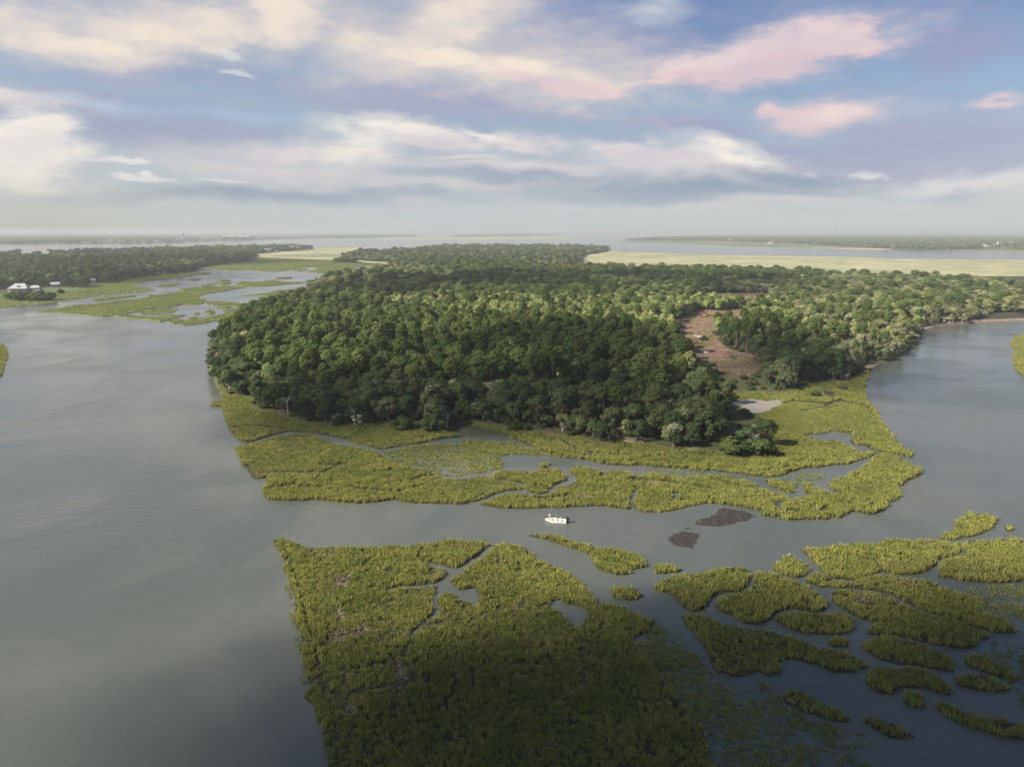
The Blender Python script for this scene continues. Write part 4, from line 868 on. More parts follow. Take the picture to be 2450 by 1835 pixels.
for kd in ('pine', 'oak', 'mossy_oak', 'broadleaf'):
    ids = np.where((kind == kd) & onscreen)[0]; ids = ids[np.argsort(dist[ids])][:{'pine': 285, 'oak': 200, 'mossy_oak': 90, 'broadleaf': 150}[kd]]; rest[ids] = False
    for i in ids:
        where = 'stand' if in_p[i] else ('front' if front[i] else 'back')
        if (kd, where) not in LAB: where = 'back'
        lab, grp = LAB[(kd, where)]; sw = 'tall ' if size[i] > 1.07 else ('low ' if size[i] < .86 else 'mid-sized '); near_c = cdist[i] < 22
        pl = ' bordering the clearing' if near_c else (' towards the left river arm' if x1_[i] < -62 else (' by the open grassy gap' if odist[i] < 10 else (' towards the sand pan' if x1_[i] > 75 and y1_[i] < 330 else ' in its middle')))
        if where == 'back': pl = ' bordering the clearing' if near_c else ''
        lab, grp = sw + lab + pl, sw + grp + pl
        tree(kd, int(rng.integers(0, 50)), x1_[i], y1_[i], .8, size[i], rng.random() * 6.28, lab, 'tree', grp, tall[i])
ORDER = ['oak', 'mossy_oak', 'pine', 'broadleaf']
PROTO = [jm for kd in ORDER for (_, _, jm) in KINDS[kd]]; OFF = {kd: sum(len(KINDS[q]) for q in ORDER[:i]) for i, kd in enumerate(ORDER)}
def wood(name, x, y, z, s, kinds, label, sx=None):
    n = len(x); idx = np.array([OFF[kd] + int(rng.integers(0, len(KINDS[kd]))) for kd in kinds])
    s3 = np.stack([s, s, s], 1) if sx is None else np.stack([sx, sx, s], 1)
    return scatter(name, np.stack([x, y, np.full(n, z)], 1), np.stack([0 * x, 0 * x, rng.random(n) * 6.283], 1), s3, idx, PROTO, label, 'woods')
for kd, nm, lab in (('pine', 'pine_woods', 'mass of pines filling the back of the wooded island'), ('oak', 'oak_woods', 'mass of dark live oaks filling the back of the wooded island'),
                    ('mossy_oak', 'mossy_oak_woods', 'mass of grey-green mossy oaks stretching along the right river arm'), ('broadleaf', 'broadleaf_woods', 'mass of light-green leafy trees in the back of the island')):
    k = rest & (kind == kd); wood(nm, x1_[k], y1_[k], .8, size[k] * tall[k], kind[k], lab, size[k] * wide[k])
print('island trees', len(x1_), 'rest', rest.sum())
# undergrowth on the woodland floor
x, y = jitter_grid(woods_w, 7.5); d = np.hypot(x, y); k = (d < 480) & ~inside(clear_w, x, y); bx, by = proj(x, y, 0 * x); k &= ~(inside(OPEN, bx, by) & (rng.random(len(x)) < .8)); k &= ~(inside(PINES, bx, by) & (rng.random(len(x)) < .6)); x, y = x[k], y[k]; n = len(x)
sh = [jm for (_, _, jm) in KINDS['shrub']]; s = .45 + .6 * rng.random(n)
scatter('undergrowth', np.stack([x, y, np.full(n, .85)], 1), np.stack([0 * x, 0 * x, rng.random(n) * 6.28], 1), np.stack([s, s, s * .8], 1), rng.integers(0, 4, n), sh, 'low dark undergrowth beneath the trees of the wooded island', 'bushes')
# grass under the pines
r_ = fill(np.array(woods_w), [], [clear_w], .30, lambda x, y: inside(PINES, *proj(x, y, 0 * x)) & (y < 420))
if r_: plant('woodland_grass', r_[0], r_[1], 'green grass on the open ground under the pines', .3, .6, .9)

# trees with a look of their own
def at(s, z=0.0): return WP(s, z)[0]
def solo(kd, s, size_, label, rz=0, i=0, z=.7, sz=1.0):
    x, y = at(s); return tree(kd, i, x, y, z, size_, rz, label, 'tree', None, sz)
solo('dead_tree', 'R 1000,640', 1.15, 'leafless pale grey tree at the end of the woods by the river', .4, 0, .5)
solo('dead_tree', 'R 1190,530', .6, 'bleached fallen-looking snag overhanging the right river arm', 2.0, 1, .4)
solo('withered_oak', 'E 1200,1036', .95, 'withered oak with tan leaves at the foot of the oak belt', .4, 0, .5)
solo('withered_oak', 'E 195,545', 1.05, 'bleached oak leaning out over the left river arm', 1.0, 1, .3)
solo('dead_tree', 'G 1225,1140', .85, 'small pale lichen-grey tree on the marsh edge by bare soil', 2.0, 2, .5)
solo('palmetto', 'E 297,575', 1.15, 'pale green palmetto at the tip of the woods over the left river', 0, 0, .5)
solo('palmetto', 'E 325,585', .95, 'shorter palmetto beside the tip of the woods over the left river', 1, 1, .5)
solo('tall_pine', 'G 1440,990', .98, 'tall bare-trunked pine standing clear above the oaks near the bare bank', 0, 0)
solo('tall_pine', 'G 1362,760', .72, 'slim pine with a small top knot poking out of the oaks', 2, 1)
solo('tall_pine', 'G 1515,1010', .72, 'shorter pine beside the tall bare-trunked pine', 1, 1)
fi = np.where(front & (edge_d > 9) & (edge_d < 60) & onscreen)[0]
for i in fi[rng.permutation(len(fi))[:16]]:
    tree('tall_pine', int(rng.integers(0, 2)), x1_[i] + 2, y1_[i] + 1, .8, .72 + .2 * rng.random(), rng.random() * 6, 'slender pine lifting its crown above the dark oak belt', 'tree', 'slender pines above the oak belt')
fi = np.where(((front & (edge_d < 30)) | (in_g & (edge_d < 14) & (dist < 600))) & onscreen)[0]
for i in fi[rng.permutation(len(fi))[:22]]:
    tree('dead_tree', int(rng.integers(0, 3)), x1_[i] + 1.5, y1_[i] - 1.5, .7, .9 + .5 * rng.random(), rng.random() * 6, 'bare grey snag standing among the living trees of the island edge', 'tree', 'bare snags along the island edge')
solo('broadleaf', 'G 1345,1118', .58, 'small fresh green tree by itself on the bare bank', 0, 1)
solo('broadleaf', 'G 1880,960', .95, 'bright green tall tree in the belt above the sand pan', 1, 2)
solo('broadleaf', 'G 1800,1010', .75, 'light green leafy tree beside the bright tall one', 2, 3)
solo('mossy_oak', 'G 1690,1180', .82, 'pale moss-covered oak at the marsh edge with bare twigs', 0, 1)
solo('mossy_oak', 'R 430,1025', .55, 'low pale oak at the end of the oak belt beside the meadow', 0, 2)
solo('mossy_oak', 'E 1748,955', .85, 'umbrella-shaped oak with a forked pale trunk above the round bushes', .5, 3, .6, 1.15)
for s, sz_, lab in (('E 1770,1055', 1.9, 'large round dark bush on the marsh edge under the umbrella-shaped oak'), ('E 1540,1050', 1.7, 'round dark bush beside the withered oak'), ('E 1890,1005', 1.2, 'smaller dark bush right of the large round one'),
                    ('G 570,1060', 1.3, 'dark bush at the foot of the oak belt by the mud'), ('R 460,1130', 1.9, 'broad dark bush at the corner of the oak belt'), ('R 280,1130', 2.0, 'wide dark bush on the marsh edge near bare soil'), ('R 830,745', .9, 'single small bush in the meadow by the creek mud'),
                    ('K 500,580', 1.2, 'solitary green bush in the middle of the clearing'), ('K 290,840', 1.4, 'yellow-green bush at the near edge of the clearing'),
                    ('L 400,478', 1.6, 'round dark bush on the lawn edge by the left marsh'), ('L 55,497', 1.0, 'small dark bush in front of the long white house')):
    x, y = at(s); tree('shrub', int(rng.integers(0, 4)), x, y, .3, sz_, rng.random() * 6, lab, 'bush')
x, y = np.array([at('L %d,%d' % (a, b)) for a, b in ((90, 520), (130, 525), (170, 518), (210, 524), (250, 515), (290, 520), (330, 522), (230, 528), (300, 527), (190, 510), (260, 527))]).T
for i in range(len(x)):
    tree('shrub', i, x[i], y[i], .3, 2.2 + .9 * rng.random(), i, 'dark bush in the thicket on the marsh before the long white house', 'bush', 'bushes of the marsh thicket')

# woods on the other shores
FX, FY, FS, FK = [], [], [], []
houses_px = [('L 115,468', 60), ('L 355,440', 22), ('L 605,412', 20), ('L 1025,343', 18), ('L 1105,310', 12), ('L 1325,284', 18), ('L 1690,212', 25), ('L 1745,207', 25), ('L 1785,204', 25), ('L 1945,190', 40), ('L 165,236', 40), ('L 200,215', 40), ('L 290,233', 40)]
clr = [(U(*P(s)[0]), r_) for s, r_ in houses_px]
for nm, s, sp_, h_ in FAR_WOODS:
    w = np.array(WP(s)); x, y = jitter_grid(w, sp_); d = np.hypot(x, y); k = rng.random(len(x)) < np.clip((900 / d) ** 1.1, .25, 1); x, y, d = x[k], y[k], d[k]
    for (hx_, hy_), r_ in clr:
        k = (np.hypot(x - hx_, y - hy_) > r_ * .8) & ~((np.abs(x * hy_ / np.maximum(y, 1) - hx_) < r_ * .7) & (y < hy_) & (y > hy_ - r_ * 1.6)); x, y, d = x[k], y[k], d[k]
    u = rng.random(len(x)); FX.append(x); FY.append(y); FS.append((.85 + .4 * rng.random(len(x))) * h_); FK.append(np.where(u < (.25 if nm == 'hummock' else .5), 'oak', np.where(u < .78, 'mossy_oak' if nm == 'hummock' else 'oak', np.where(u < .93, 'pine', 'broadleaf'))))  # hummock takes more pale mossy oaks to look sunlit and hazy
labs = ('dark wooded bank along the left side of the far channel', 'pale wooded hummock in the marsh behind the island', 'small dark clump of trees alone in the far marsh')
for i, lab in enumerate(labs): wood('far_woods', FX[i], FY[i], .9, FS[i], FK[i], lab, FS[i] * np.clip(np.hypot(FX[i], FY[i]) / 900., 1, 2.2))
lab4 = ('hazy woods behind the town on the far shore', 'hazy wooded strip on the horizon beside the bridge', 'hazy woods along the far bank of the wide river', 'faint line of woods on the horizon')
for i, s in enumerate(FAR_LAND):
    w = np.array(WP(s)); x0, y0 = w.min(0); x1, y1 = w.max(0)
    # even cover as seen along the ground: spacing grows with distance
    n = 60000; v0, v1 = 1 / y1, 1 / y0; y = 1 / (v0 + (v1 - v0) * rng.random(n)); x = y * (rng.random(n) - .5) * 1.7; k = inside(w, x, y); x, y = x[k], y[k]
    lim = (7000, 1500, 7000, 4500)[i]; x, y = x[:lim], y[:lim]; d = np.hypot(x, y)
    tp = proj(x, y, 8 + 0 * x); k = np.ones(len(x), bool)
    for s2 in ('T 540,200 1500,175 2212,190 2212,246 540,246', 'V 100,180 800,120 1260,112 2120,125 2120,165 1500,190 800,215 100,225', 'W 1740,190 2120,170 2120,235 1740,250'): k &= ~(inside(FZ(s2), *tp) & (rng.random(len(x)) < .85))
    x, y, d = x[k], y[k], d[k]
    if i == 9: k = ~((np.abs(proj(x, y, 0 * x)[1] - 581.0) < 3.2) & (rng.random(len(x)) < .75) & (x < 0)); x, y, d = x[k], y[k], d[k]
    u = rng.random(len(x)); kd = np.where(u < .7, 'oak', 'broadleaf'); kd = np.where((u > .7) & (u < .9), 'mossy_oak', kd); sz_ = .95 + .45 * rng.random(len(x)) + .35 * wob(x, y, .002, 9)
    wood('distant_woods', x, y, 1.2, np.clip(sz_, .5, 2), kd, lab4[i], np.clip(d / 1500., 1.4, 7))

# ------------------------------------------------------------------ buildings and works of man
M['white_paint'] = plain('white_paint', (.42, .43, .43), .6, .06); M['cream'] = plain('cream_wall', (.62, .56, .46), .7, .08); M['brick'] = plain('brick_wall', (.34, .20, .16), .8, .15)
M['pinkwall'] = plain('pink_stucco', (.50, .40, .36), .8, .08); M['grey_roof'] = plain('grey_roof', (.30, .30, .31), .8, .12); M['red_roof'] = plain('red_roof', (.34, .235, .21), .8, .12)
M['brown_roof'] = plain('brown_roof', (.22, .17, .14), .8, .12); M['glass'] = plain('window_glass', (.05, .06, .07), .1, .1); M['grey_wood'] = plain('grey_wood', (.34, .31, .28), .9, .2)
M['concrete'] = plain('concrete', (.55, .54, .50), .8, .1); M['steel'] = plain('pale_steel', (.62, .64, .66), .5, .08)
def prism(mb, w, d, h0, h1, hip=0.0, over=.5):
    x, y = w / 2 + over, d / 2 + over; rx = x - (y if hip else 0) * hip
    v = [(-x, -y, h0), (x, -y, h0), (x, y, h0), (-x, y, h0), (-rx, 0, h1), (rx, 0, h1)]
    mb.add(v, [(0, 1, 5, 4), (2, 3, 4, 5), (1, 2, 5), (3, 0, 4), (3, 2, 1, 0)]); return mb
def house(s, w, d, h, rh, label, wall='white_paint', roof='grey_roof', hip=0.0, name='house', z=1.0, nwin=3, rz=None, storeys=1, pt=None, group=None, extras=True):
    x, y = pt if pt else at(s); e = empty(name, (x, y + d / 2, z), rz if rz is not None else -math.atan2(x, y)); tag(e, label, 'house' if name == 'house' else 'building', group)
    MB().box((0, 0, h / 2 - .5), (w, d, h + 1)).build('wall', M[wall], e); prism(MB(), w, d, h + .002, h + rh, hip).build('roof', M[roof], e)
    if extras:
        for st in range(storeys):
            for i in range(nwin):
                px_ = (i + .5 - nwin / 2) * w / nwin
                if st == 0 and i == nwin // 2 and nwin % 2: MB().box((px_, -d / 2 - .02, 1.05), (1.1, .12, 2.1)).build('door', M['brown_roof'], e)
                else: MB().box((px_, -d / 2 - .02, (st + .55) * h / storeys), (min(1.5, w / nwin * .5), .1, h / storeys * .45)).build('window', M['glass'], e)
    return e
# long white house on the left bank
e = house('L 115,470', 20, 13, 3.4, 5.0, 'long white house with grey hipped roof and porch on the lawn', hip=.75, z=1.3, nwin=7, rz=.12)
MB().box((15.2, 2.0, 1.5), (11, 8, 4)).build('wing_wall', M['white_paint'], e)
wr = prism(MB(), 11, 8, 3.5, 6.0, .6); wr.v = [(a + 15.2, b_ + 2, c) for a, b_, c in wr.v]; wr.build('wing_roof', M['grey_roof'], e)
MB().box((0, -8.2, .15), (19, 3.2, .3)).build('porch_floor', M['grey_wood'], e); MB().box((0, -8.1, 3.05), (20, 3.8, .25)).build('porch_roof', M['grey_roof'], e)
for i in range(8): MB().tube([(-9 + i * 18 / 7, -9.5, .3), (-9 + i * 18 / 7, -9.5, 2.95)], .17, 8).build('column', M['white_paint'], e)
dm = MB().box((0, -4.6, 5.6), (2.4, 2.2, 1.8)).build('dormer', M['white_paint'], e); MB().box((0, -5.75, 5.6), (1.2, .1, 1.0)).build('window', M['glass'], dm)
for i in range(3): MB().box((12 + i * 3.2, -2.04, 1.7), (1.3, .1, 1.5)).build('window', M['glass'], e)
for s, w, d, h, rh, lab, wl, rf in (
  ('L 355,441', 9, 8, 3.5, 2.5, 'small white cottage under dark trees beside the long white house', 'white_paint', 'grey_roof'), ('L 600,413', 8, 7, 3.2, 2.4, 'pale cottage at the corner of the left woods by the marsh', 'white_paint', 'brown_roof'),
  ('L 1025,344', 10, 8, 4, 3, 'white house half hidden in the left woods above the marsh', 'white_paint', 'grey_roof'), ('L 1105,312', 8, 8, 9, 3, 'tall narrow white house rising among the left woods', 'white_paint', 'brown_roof'),
  ('L 1325,285', 10, 9, 7, 4, 'white gabled house at the end of the left woods by the channel', 'white_paint', 'grey_roof'), ('L 1675,214', 13, 10, 8, 4, 'first white shore house on the wooded point, nearest the dark corner', 'white_paint', 'grey_roof'),
  ('L 1715,210', 12, 10, 7, 4, 'second white shore house on the wooded point', 'white_paint', 'grey_roof'), ('L 1748,208', 14, 10, 9, 4, 'cream shore house on the wooded point with red roof', 'cream', 'red_roof'),
  ('L 1780,206', 13, 10, 6, 4, 'white shore house on the wooded point beside its dock', 'white_paint', 'grey_roof'), ('L 1945,192', 24, 15, 9, 6, 'large pink and white house near the tip of the wooded point', 'pinkwall', 'red_roof')):
    house(s, w, d, h, rh, lab, wl, rf, nwin=3, storeys=2 if h > 5 else 1)
for s, lab, w, wl, rf in (('L 165,225', 'cream house high in the left woods with pale roof', 20, 'cream', 'grey_roof'), ('L 195,212', 'grey-roofed big house among the left woods canopy', 24, 'white_paint', 'grey_roof'), ('L 290,228', 'small white house alone in the left woods canopy', 14, 'white_paint', 'grey_roof')):
    x, y = at(s, 11.0); house('', w, 14, 15, 6, lab, wl, rf, pt=(x, y), nwin=4, storeys=3)
# the town on the far shore
TOWN = [('T', 585, 238, 16, 14, 'w'), ('T', 668, 239, 22, 16, 'w'), ('T', 742, 240, 16, 18, 'w'), ('T', 815, 240, 20, 10, 'c'), ('T', 868, 240, 36, 18, 'p'), ('T', 908, 240, 28, 14, 'c'), ('T', 1075, 240, 50, 14, 'c'), ('T', 1222, 240, 95, 14, 'c'),
 ('T', 1305, 236, 26, 36, 'c'), ('T', 1450, 218, 60, 26, 'c'), ('T', 1515, 200, 66, 12, 'w'), ('T', 1600, 236, 40, 26, 'w'), ('T', 1643, 240, 28, 9, 'c'), ('T', 1285, 156, 40, 12, 'w'), ('T', 1718, 214, 50, 12, 'w'), ('T', 1690, 236, 40, 14, 'b'),
 ('T', 1732, 238, 20, 12, 'w'), ('T', 1880, 224, 60, 18, 'b'), ('T', 1945, 208, 40, 16, 'w'), ('T', 2050, 218, 50, 13, 'w'), ('T', 1985, 234, 30, 10, 'c'), ('T', 2140, 232, 40, 9, 'c'), ('V', 180, 210, 80, 18, 'w'), ('V', 630, 180, 44, 16, 'p'), ('V', 670, 204, 36, 14, 'w'),
 ('V', 795, 186, 36, 16, 'p'), ('V', 1290, 188, 30, 11, 'w'), ('V', 1350, 168, 30, 11, 'p'), ('V', 1420, 184, 24, 9, 'w'), ('V', 1510, 162, 40, 14, 'p'), ('V', 1590, 160, 36, 9, 'w'), ('V', 1655, 150, 20, 9, 'w'), ('V', 1795, 172, 80, 14, 'p'), ('V', 1790, 150, 110, 16, 'p'), ('V', 1890, 144, 50, 11, 'w'), ('V', 2045, 142, 70, 14, 'w')]
WALL = dict(w='white_paint', c='cream', p='pinkwall', b='brick'); ROOF = dict(w='grey_roof', c='brown_roof', p='red_roof', b='brown_roof'); WORD = dict(w='white', c='cream', p='pink', b='brick')
town_pts = []
for z_, tx, ty, wpx, hpx, k in TOWN:
    x, y = at('%s %g,%g' % (z_, tx, ty)); mpp = y / FPX / ZOOM[z_][2]; w, h = wpx * mpp, hpx * mpp; town_pts.append((x, y, w))
    house('', w, min(w, 40), h * .7, h * .4, '%s %s building of the town on the hazy far shore' % ('long low' if w > 60 else ('tall' if h > 22 else 'small'), WORD[k]), WALL[k], ROOF[k], name='town_building', pt=(x, y), nwin=max(2, int(w / 8)) if w < 60 else 6, storeys=1, group='%s %s town buildings' % ('long' if w > 60 else ('tall' if h > 22 else 'small'), WORD[k]), z=1.2)
x, y = at('V 1030,192'); mpp = y / FPX / 5.53; e = empty('town_building', (x, y, 1.2), -math.atan2(x, y)); tag(e, 'very long pink multi-gabled block, the largest of the far town', 'building')
town_pts.append((x, y, 400 * mpp))
MB().box((0, 60, 10), (390 * mpp, 40, 20 + 20)).build('wall', M['pinkwall'], e)
r_ = prism(MB(), 390 * mpp, 40, 30.01, 40, .5, 2); r_.v = [(a, b_ + 60, c) for a, b_, c in r_.v]; r_.build('roof', M['red_roof'], e)
for i, (cx_, ww) in enumerate(((-150, 60), (-60, 90), (40, 60), (120, 70))):
    MB().box((cx_ * mpp, 20, 11), (ww * mpp, 36, 22)).build('wing', M['pinkwall'], e); r_ = prism(MB(), ww * mpp, 36, 22.01, 30, .3, 2); r_.v = [(a + cx_ * mpp, b_ + 20, c) for a, b_, c in r_.v]; r_.build('wing_roof', M['red_roof'], e)
    for j in range(4): MB().box(((cx_ + (j - 1.5) * ww / 4.5) * mpp, 1.9, 11), (ww * mpp / 9, .3, 14)).build('window', M['glass'], e)
# water tower
x, y = at('V 322,196'); mpp = y / FPX / 5.53; Ht = 100 * mpp; e = empty('water_tower', (x, y, 1.0), .3); tag(e, 'white water tower on legs above the far town', 'water tower')
MB().ball((0, 0, Ht * .86), (Ht * .17, Ht * .17, Ht * .14), 16, 10).build('tank', M['white_paint'], e, True); MB().tube([(0, 0, 0), (0, 0, Ht * .75)], Ht * .03, 8).build('riser', M['white_paint'], e)
for i in range(6): a = i * math.pi / 3; MB().tube([(math.cos(a) * Ht * .21, math.sin(a) * Ht * .21, 0), (math.cos(a) * Ht * .15, math.sin(a) * Ht * .15, Ht * .84)], Ht * .016, 6).build('leg', M['white_paint'], e)
for q in (.3, .58): MB().tube([(math.cos(i * math.pi / 3) * Ht * (.21 - .07 * q), math.sin(i * math.pi / 3) * Ht * (.21 - .07 * q), Ht * q) for i in range(7)], Ht * .009, 4).build('brace', M['white_paint'], e)
# causeway bridge at the horizon
(xa, ya), (xb, yb) = at('M 812,96.5'), at('M 1040,96.5'); e = empty('bridge', ((xa + xb) / 2, (ya + yb) / 2, 0), math.atan2(yb - ya, xb - xa)); tag(e, 'long low pale causeway bridge at the horizon', 'bridge'); Lb = math.hypot(xb - xa, yb - ya)
MB().box((0, 0, 12), (Lb, 14, 3)).build('deck', M['concrete'], e); MB().box((0, -6.6, 14.5), (Lb, .6, 2)).build('parapet', M['concrete'], e)
for i in range(15): MB().box(((i - 7) * Lb / 15, 0, 4.5), (5, 10, 12)).build('pier', M['concrete'], e)
# docks
def dock(s, w, label, roof=False):
    (xa, ya), (xb, yb) = WP(s); L_ = math.hypot(xb - xa, yb - ya); e = empty('dock', ((xa + xb) / 2, (ya + yb) / 2, 0), math.atan2(yb - ya, xb - xa)); tag(e, label, 'dock'); MB().box((0, 0, 1.9), (L_, w, .25)).build('deck', M['grey_wood'], e)
    for i in range(max(3, int(L_ / 12))):
        for sd in (-1, 1): MB().tube([((i + .5) / max(3, int(L_ / 12)) * L_ - L_ / 2, sd * w * .45, -.8), ((i + .5) / max(3, int(L_ / 12)) * L_ - L_ / 2, sd * w * .45, 2.4)], .16, 5).build('post', M['grey_wood'], e)
    if roof:
        r_ = prism(MB(), 10, 8, 5, 7, .6); r_.v = [(a + L_ / 2 - 5, b_, c) for a, b_, c in r_.v]; r_.build('roof', M['grey_roof'], e)
        for a in (-1, 1):
            for b_ in (-1, 1): MB().tube([(L_ / 2 - 5 + a * 4, b_ * 3.4, 0), (L_ / 2 - 5 + a * 4, b_ * 3.4, 5)], .15, 5).build('column', M['grey_wood'], e)
dock('M 148,180 246,176', 4, 'thin grey dock running out over the far marsh from the wooded point', True); dock('Q 20,150 142,148', 4, 'long dock with pilings at the near bank of the wide river', True); dock('L 1770,213 1835,207', 4, 'dock below the white shore houses on the wooded point', True)
dock('L 1990,196 2040,190', 5, 'white dock beneath the large pink and white house', True)
# far right bank
for s, wpx, hpx, lab, k, nm in (('W 1870,228', 120, 26, 'wide grey-pink flat building on the far river bank behind a meadow', 'p', 'riverside_building'), ('W 2080,200', 40, 26, 'tall red-brick house above the trees on the far river bank', 'b', 'house'), ('W 2015,204', 50, 14, 'low red-roofed house beside the tall brick house', 'p', 'house'),
                         ('W 1102,244', 26, 14, 'bright white cottage on the far river bank', 'w', 'house'), ('W 960,250', 12, 10, 'tiny white boathouse on the far river bank', 'w', 'house'), ('W 1408,256', 12, 8, 'small white hut at the edge of the far bank meadow', 'w', 'house'), ('W 1964,264', 12, 8, 'lone white shed by the water of the far bank', 'w', 'house'),
                         ('Q 872,119', 26, 8, 'white farmhouse at the foot of the far woods', 'w', 'house'), ('Q 655,104', 10, 12, 'slim white house on the far marsh edge', 'w', 'house')):
    x, y = at(s); z_ = s[0]; mpp = y / FPX / ZOOM[z_][2]; town_pts.append((x, y, wpx * mpp)); house('', wpx * mpp, min(30, wpx * mpp), hpx * mpp * .65, hpx * mpp * .35, lab, WALL[k], ROOF[k], pt=(x, y), nwin=5, name=nm, storeys=1)
x, y = at('W 1930,226'); e = empty('chimney_stack', (x, y, 1)); tag(e, 'slim pale stack beside the wide grey-pink building', 'chimney'); mpp = y / FPX / 4.424; MB().tube([(0, 0, 0), (0, 0, 50 * mpp)], [3.5, 2.4], 10).build('shaft', M['concrete'], e); MB().tube([(0, 0, 50 * mpp), (0, 0, 52 * mpp)], 3, 10).build('cap', M['grey_roof'], e)

# oyster beds
def oyster(s, label, seed):
    w = densify(WP(s), 1.6, 1.1, seed); x0, y0 = w.min(0); x1, y1 = w.max(0); st = .42; nx, ny = int((x1 - x0) / st) + 2, int((y1 - y0) / st) + 2; r = np.random.default_rng(seed)
    X, Y = np.meshgrid(x0 + np.arange(nx) * st, y0 + np.arange(ny) * st); X = X + r.normal(0, .1, X.shape); Y = Y + r.normal(0, .1, Y.shape); xf, yf = X.ravel(), Y.ravel(); ed = seg_dist(np.vstack([w, w[:1]]), xf, yf); ins = inside(w, xf, yf)
    hgt = np.where(ins, np.minimum(.15, ed * .05) * (1 + .6 * wob(xf, yf, 1.5, seed)) + r.random(len(xf)) * .11 + .05 * wob(xf, yf, .6, seed + 3), -.25) - .035
    v = np.stack([xf, yf, hgt], 1); f = []
    for j in range(ny - 1):
        for i in range(nx - 1):
            a = j * nx + i; q = (a, a + 1, a + nx + 1, a + nx)
            if ins[list(q)].any(): f.append(q)
    o_ = mesh_obj('oyster_bed', make_mesh('oyster_bed', v, f, [M['oyster']])); tag(o_, label, 'oyster bed')
oyster('R 15,1582 100,1540 200,1492 270,1482 350,1495 440,1520 430,1552 330,1572 200,1600 100,1597', 'longer dark brown oyster bed bare in the channel beside the cordgrass bank', 5)
oyster('B 1200,150 1260,145 1330,110 1400,115 1440,145 1420,200 1370,226 1300,216 1240,196', 'smaller blunt dark oyster bed closer to the sickle islet', 6)
oyster('B 1335,102 1350,92 1385,98 1375,108 1350,106', 'tiny scrap of oyster bed between the two dark beds', 7)

# the clearing: charred brush, white sheeting, orange digger
M['char'] = plain('charred_wood', (.035, .032, .030), .95, .4); M['sheeting'] = plain('white_sheeting', (.75, .76, .78), .5, .1); M['orange'] = plain('orange_paint', (.28, .09, .035), .5, .1); M['black'] = plain('black_rubber', (.02, .02, .022), .6, .2)
def brush(s, n, size, label, mat='char', seed=1, group=None):
    x, y = at(s, 1.0); r = np.random.default_rng(seed); e = MB()
    for k in range(n):
        c = np.append(r.normal(0, size * .38, 2), .15 + .5 * r.random()); d = r.normal(size=3); d[2] *= .25; d /= np.linalg.norm(d); L_ = size * (.25 + .4 * r.random()); e.tube([c - d * L_, c + d * .2 * L_ + np.array([0, 0, .1]), c + d * L_], [.16, .13, .05], 5)
    o_ = e.build('brush_pile', M[mat]); o_.location = (x, y, .95); tag(o_, label, 'brush pile', group)
for i, s in enumerate(('K 285,268', 'K 262,300', 'K 240,330', 'K 205,360', 'K 190,395', 'K 182,430', 'K 190,458')): brush(s, 26, 2.6, 'charred brush heap in the dark row across the clearing', 'char', 600 + i, 'charred brush heaps in a row')
brush('K 590,720', 30, 3.4, 'dark pile of branches beside the white sheeting in the clearing', 'char', 620); brush('K 900,800', 26, 3.2, 'grey-brown slash heap in the lower clearing', 'bark', 621); brush('K 450,655', 26, 3.0, 'brown slash heap across the middle of the clearing', 'bark', 622); brush('K 1180,900', 26, 3.0, 'brown slash heap at the lowest corner of the clearing', 'bark', 623)
brush('K 420,200', 34, 4.2, 'long black pile of logs at the top of the clearing', 'char', 624); brush('K 560,215', 34, 3.6, 'black log pile beside the orange digger', 'char', 625)
def sheeting(s, w, label, seed):
    x, y = at(s, 1.0); r = np.random.default_rng(seed); n = 8; v = [(w * (i / (n - 1) - .5), w * .5 * (j / 3 - .5) + r.normal(0, .08), .1 + .35 * r.random()) for j in range(4) for i in range(n)]
    f = [(j * n + i, j * n + i + 1, (j + 1) * n + i + 1, (j + 1) * n + i) for j in range(3) for i in range(n - 1)]; o_ = mesh_obj('plastic_sheeting', make_mesh('plastic_sheeting', v, f, [M['sheeting']])); o_.location = (x, y, 1.0); sol = o_.modifiers.new('thickness', 'SOLIDIFY'); sol.thickness = .03; tag(o_, label, 'sheeting')
sheeting('K 508,735', 4.2, 'crumpled white sheeting beside the dark branch pile in the clearing', 1); sheeting('K 440,508', 4.0, 'crumpled white sheeting in the upper clearing', 2); sheeting('K 375,500', 1.8, 'small white scrap of sheeting in the upper clearing', 3)
x, y = at('K 505,228', 1.0); e = empty('excavator', (x, y, .98), 2.6); tag(e, 'small orange excavator by the log pile at the top of the clearing', 'excavator')
for sd in (-1, 1): MB().box((0, sd * 1.0, .4), (3.2, .5, .8), 0, .92).build('track', M['black'], e)
MB().box((-.4, 0, 1.4), (2.6, 2.3, 1.1), 0, .92).build('body', M['orange'], e); cb = MB().box((.3, .6, 2.4), (1.3, 1.0, 1.2), 0, .9).build('cab', M['orange'], e); MB().box((.98, .6, 2.45), (.06, .8, .8)).build('window', M['glass'], cb)
MB().tube([(.9, -.3, 1.8), (2.8, -.3, 3.6), (3.9, -.3, 3.2)], [.22, .2, .16], 6).build('boom', M['orange'], e); MB().tube([(3.9, -.3, 3.3), (4.3, -.3, 1.2)], [.15, .12], 6).build('arm', M['orange'], e); MB().box((4.3, -.3, .9), (.8, .9, .7), 0, .7).build('bucket', M['black'], e)

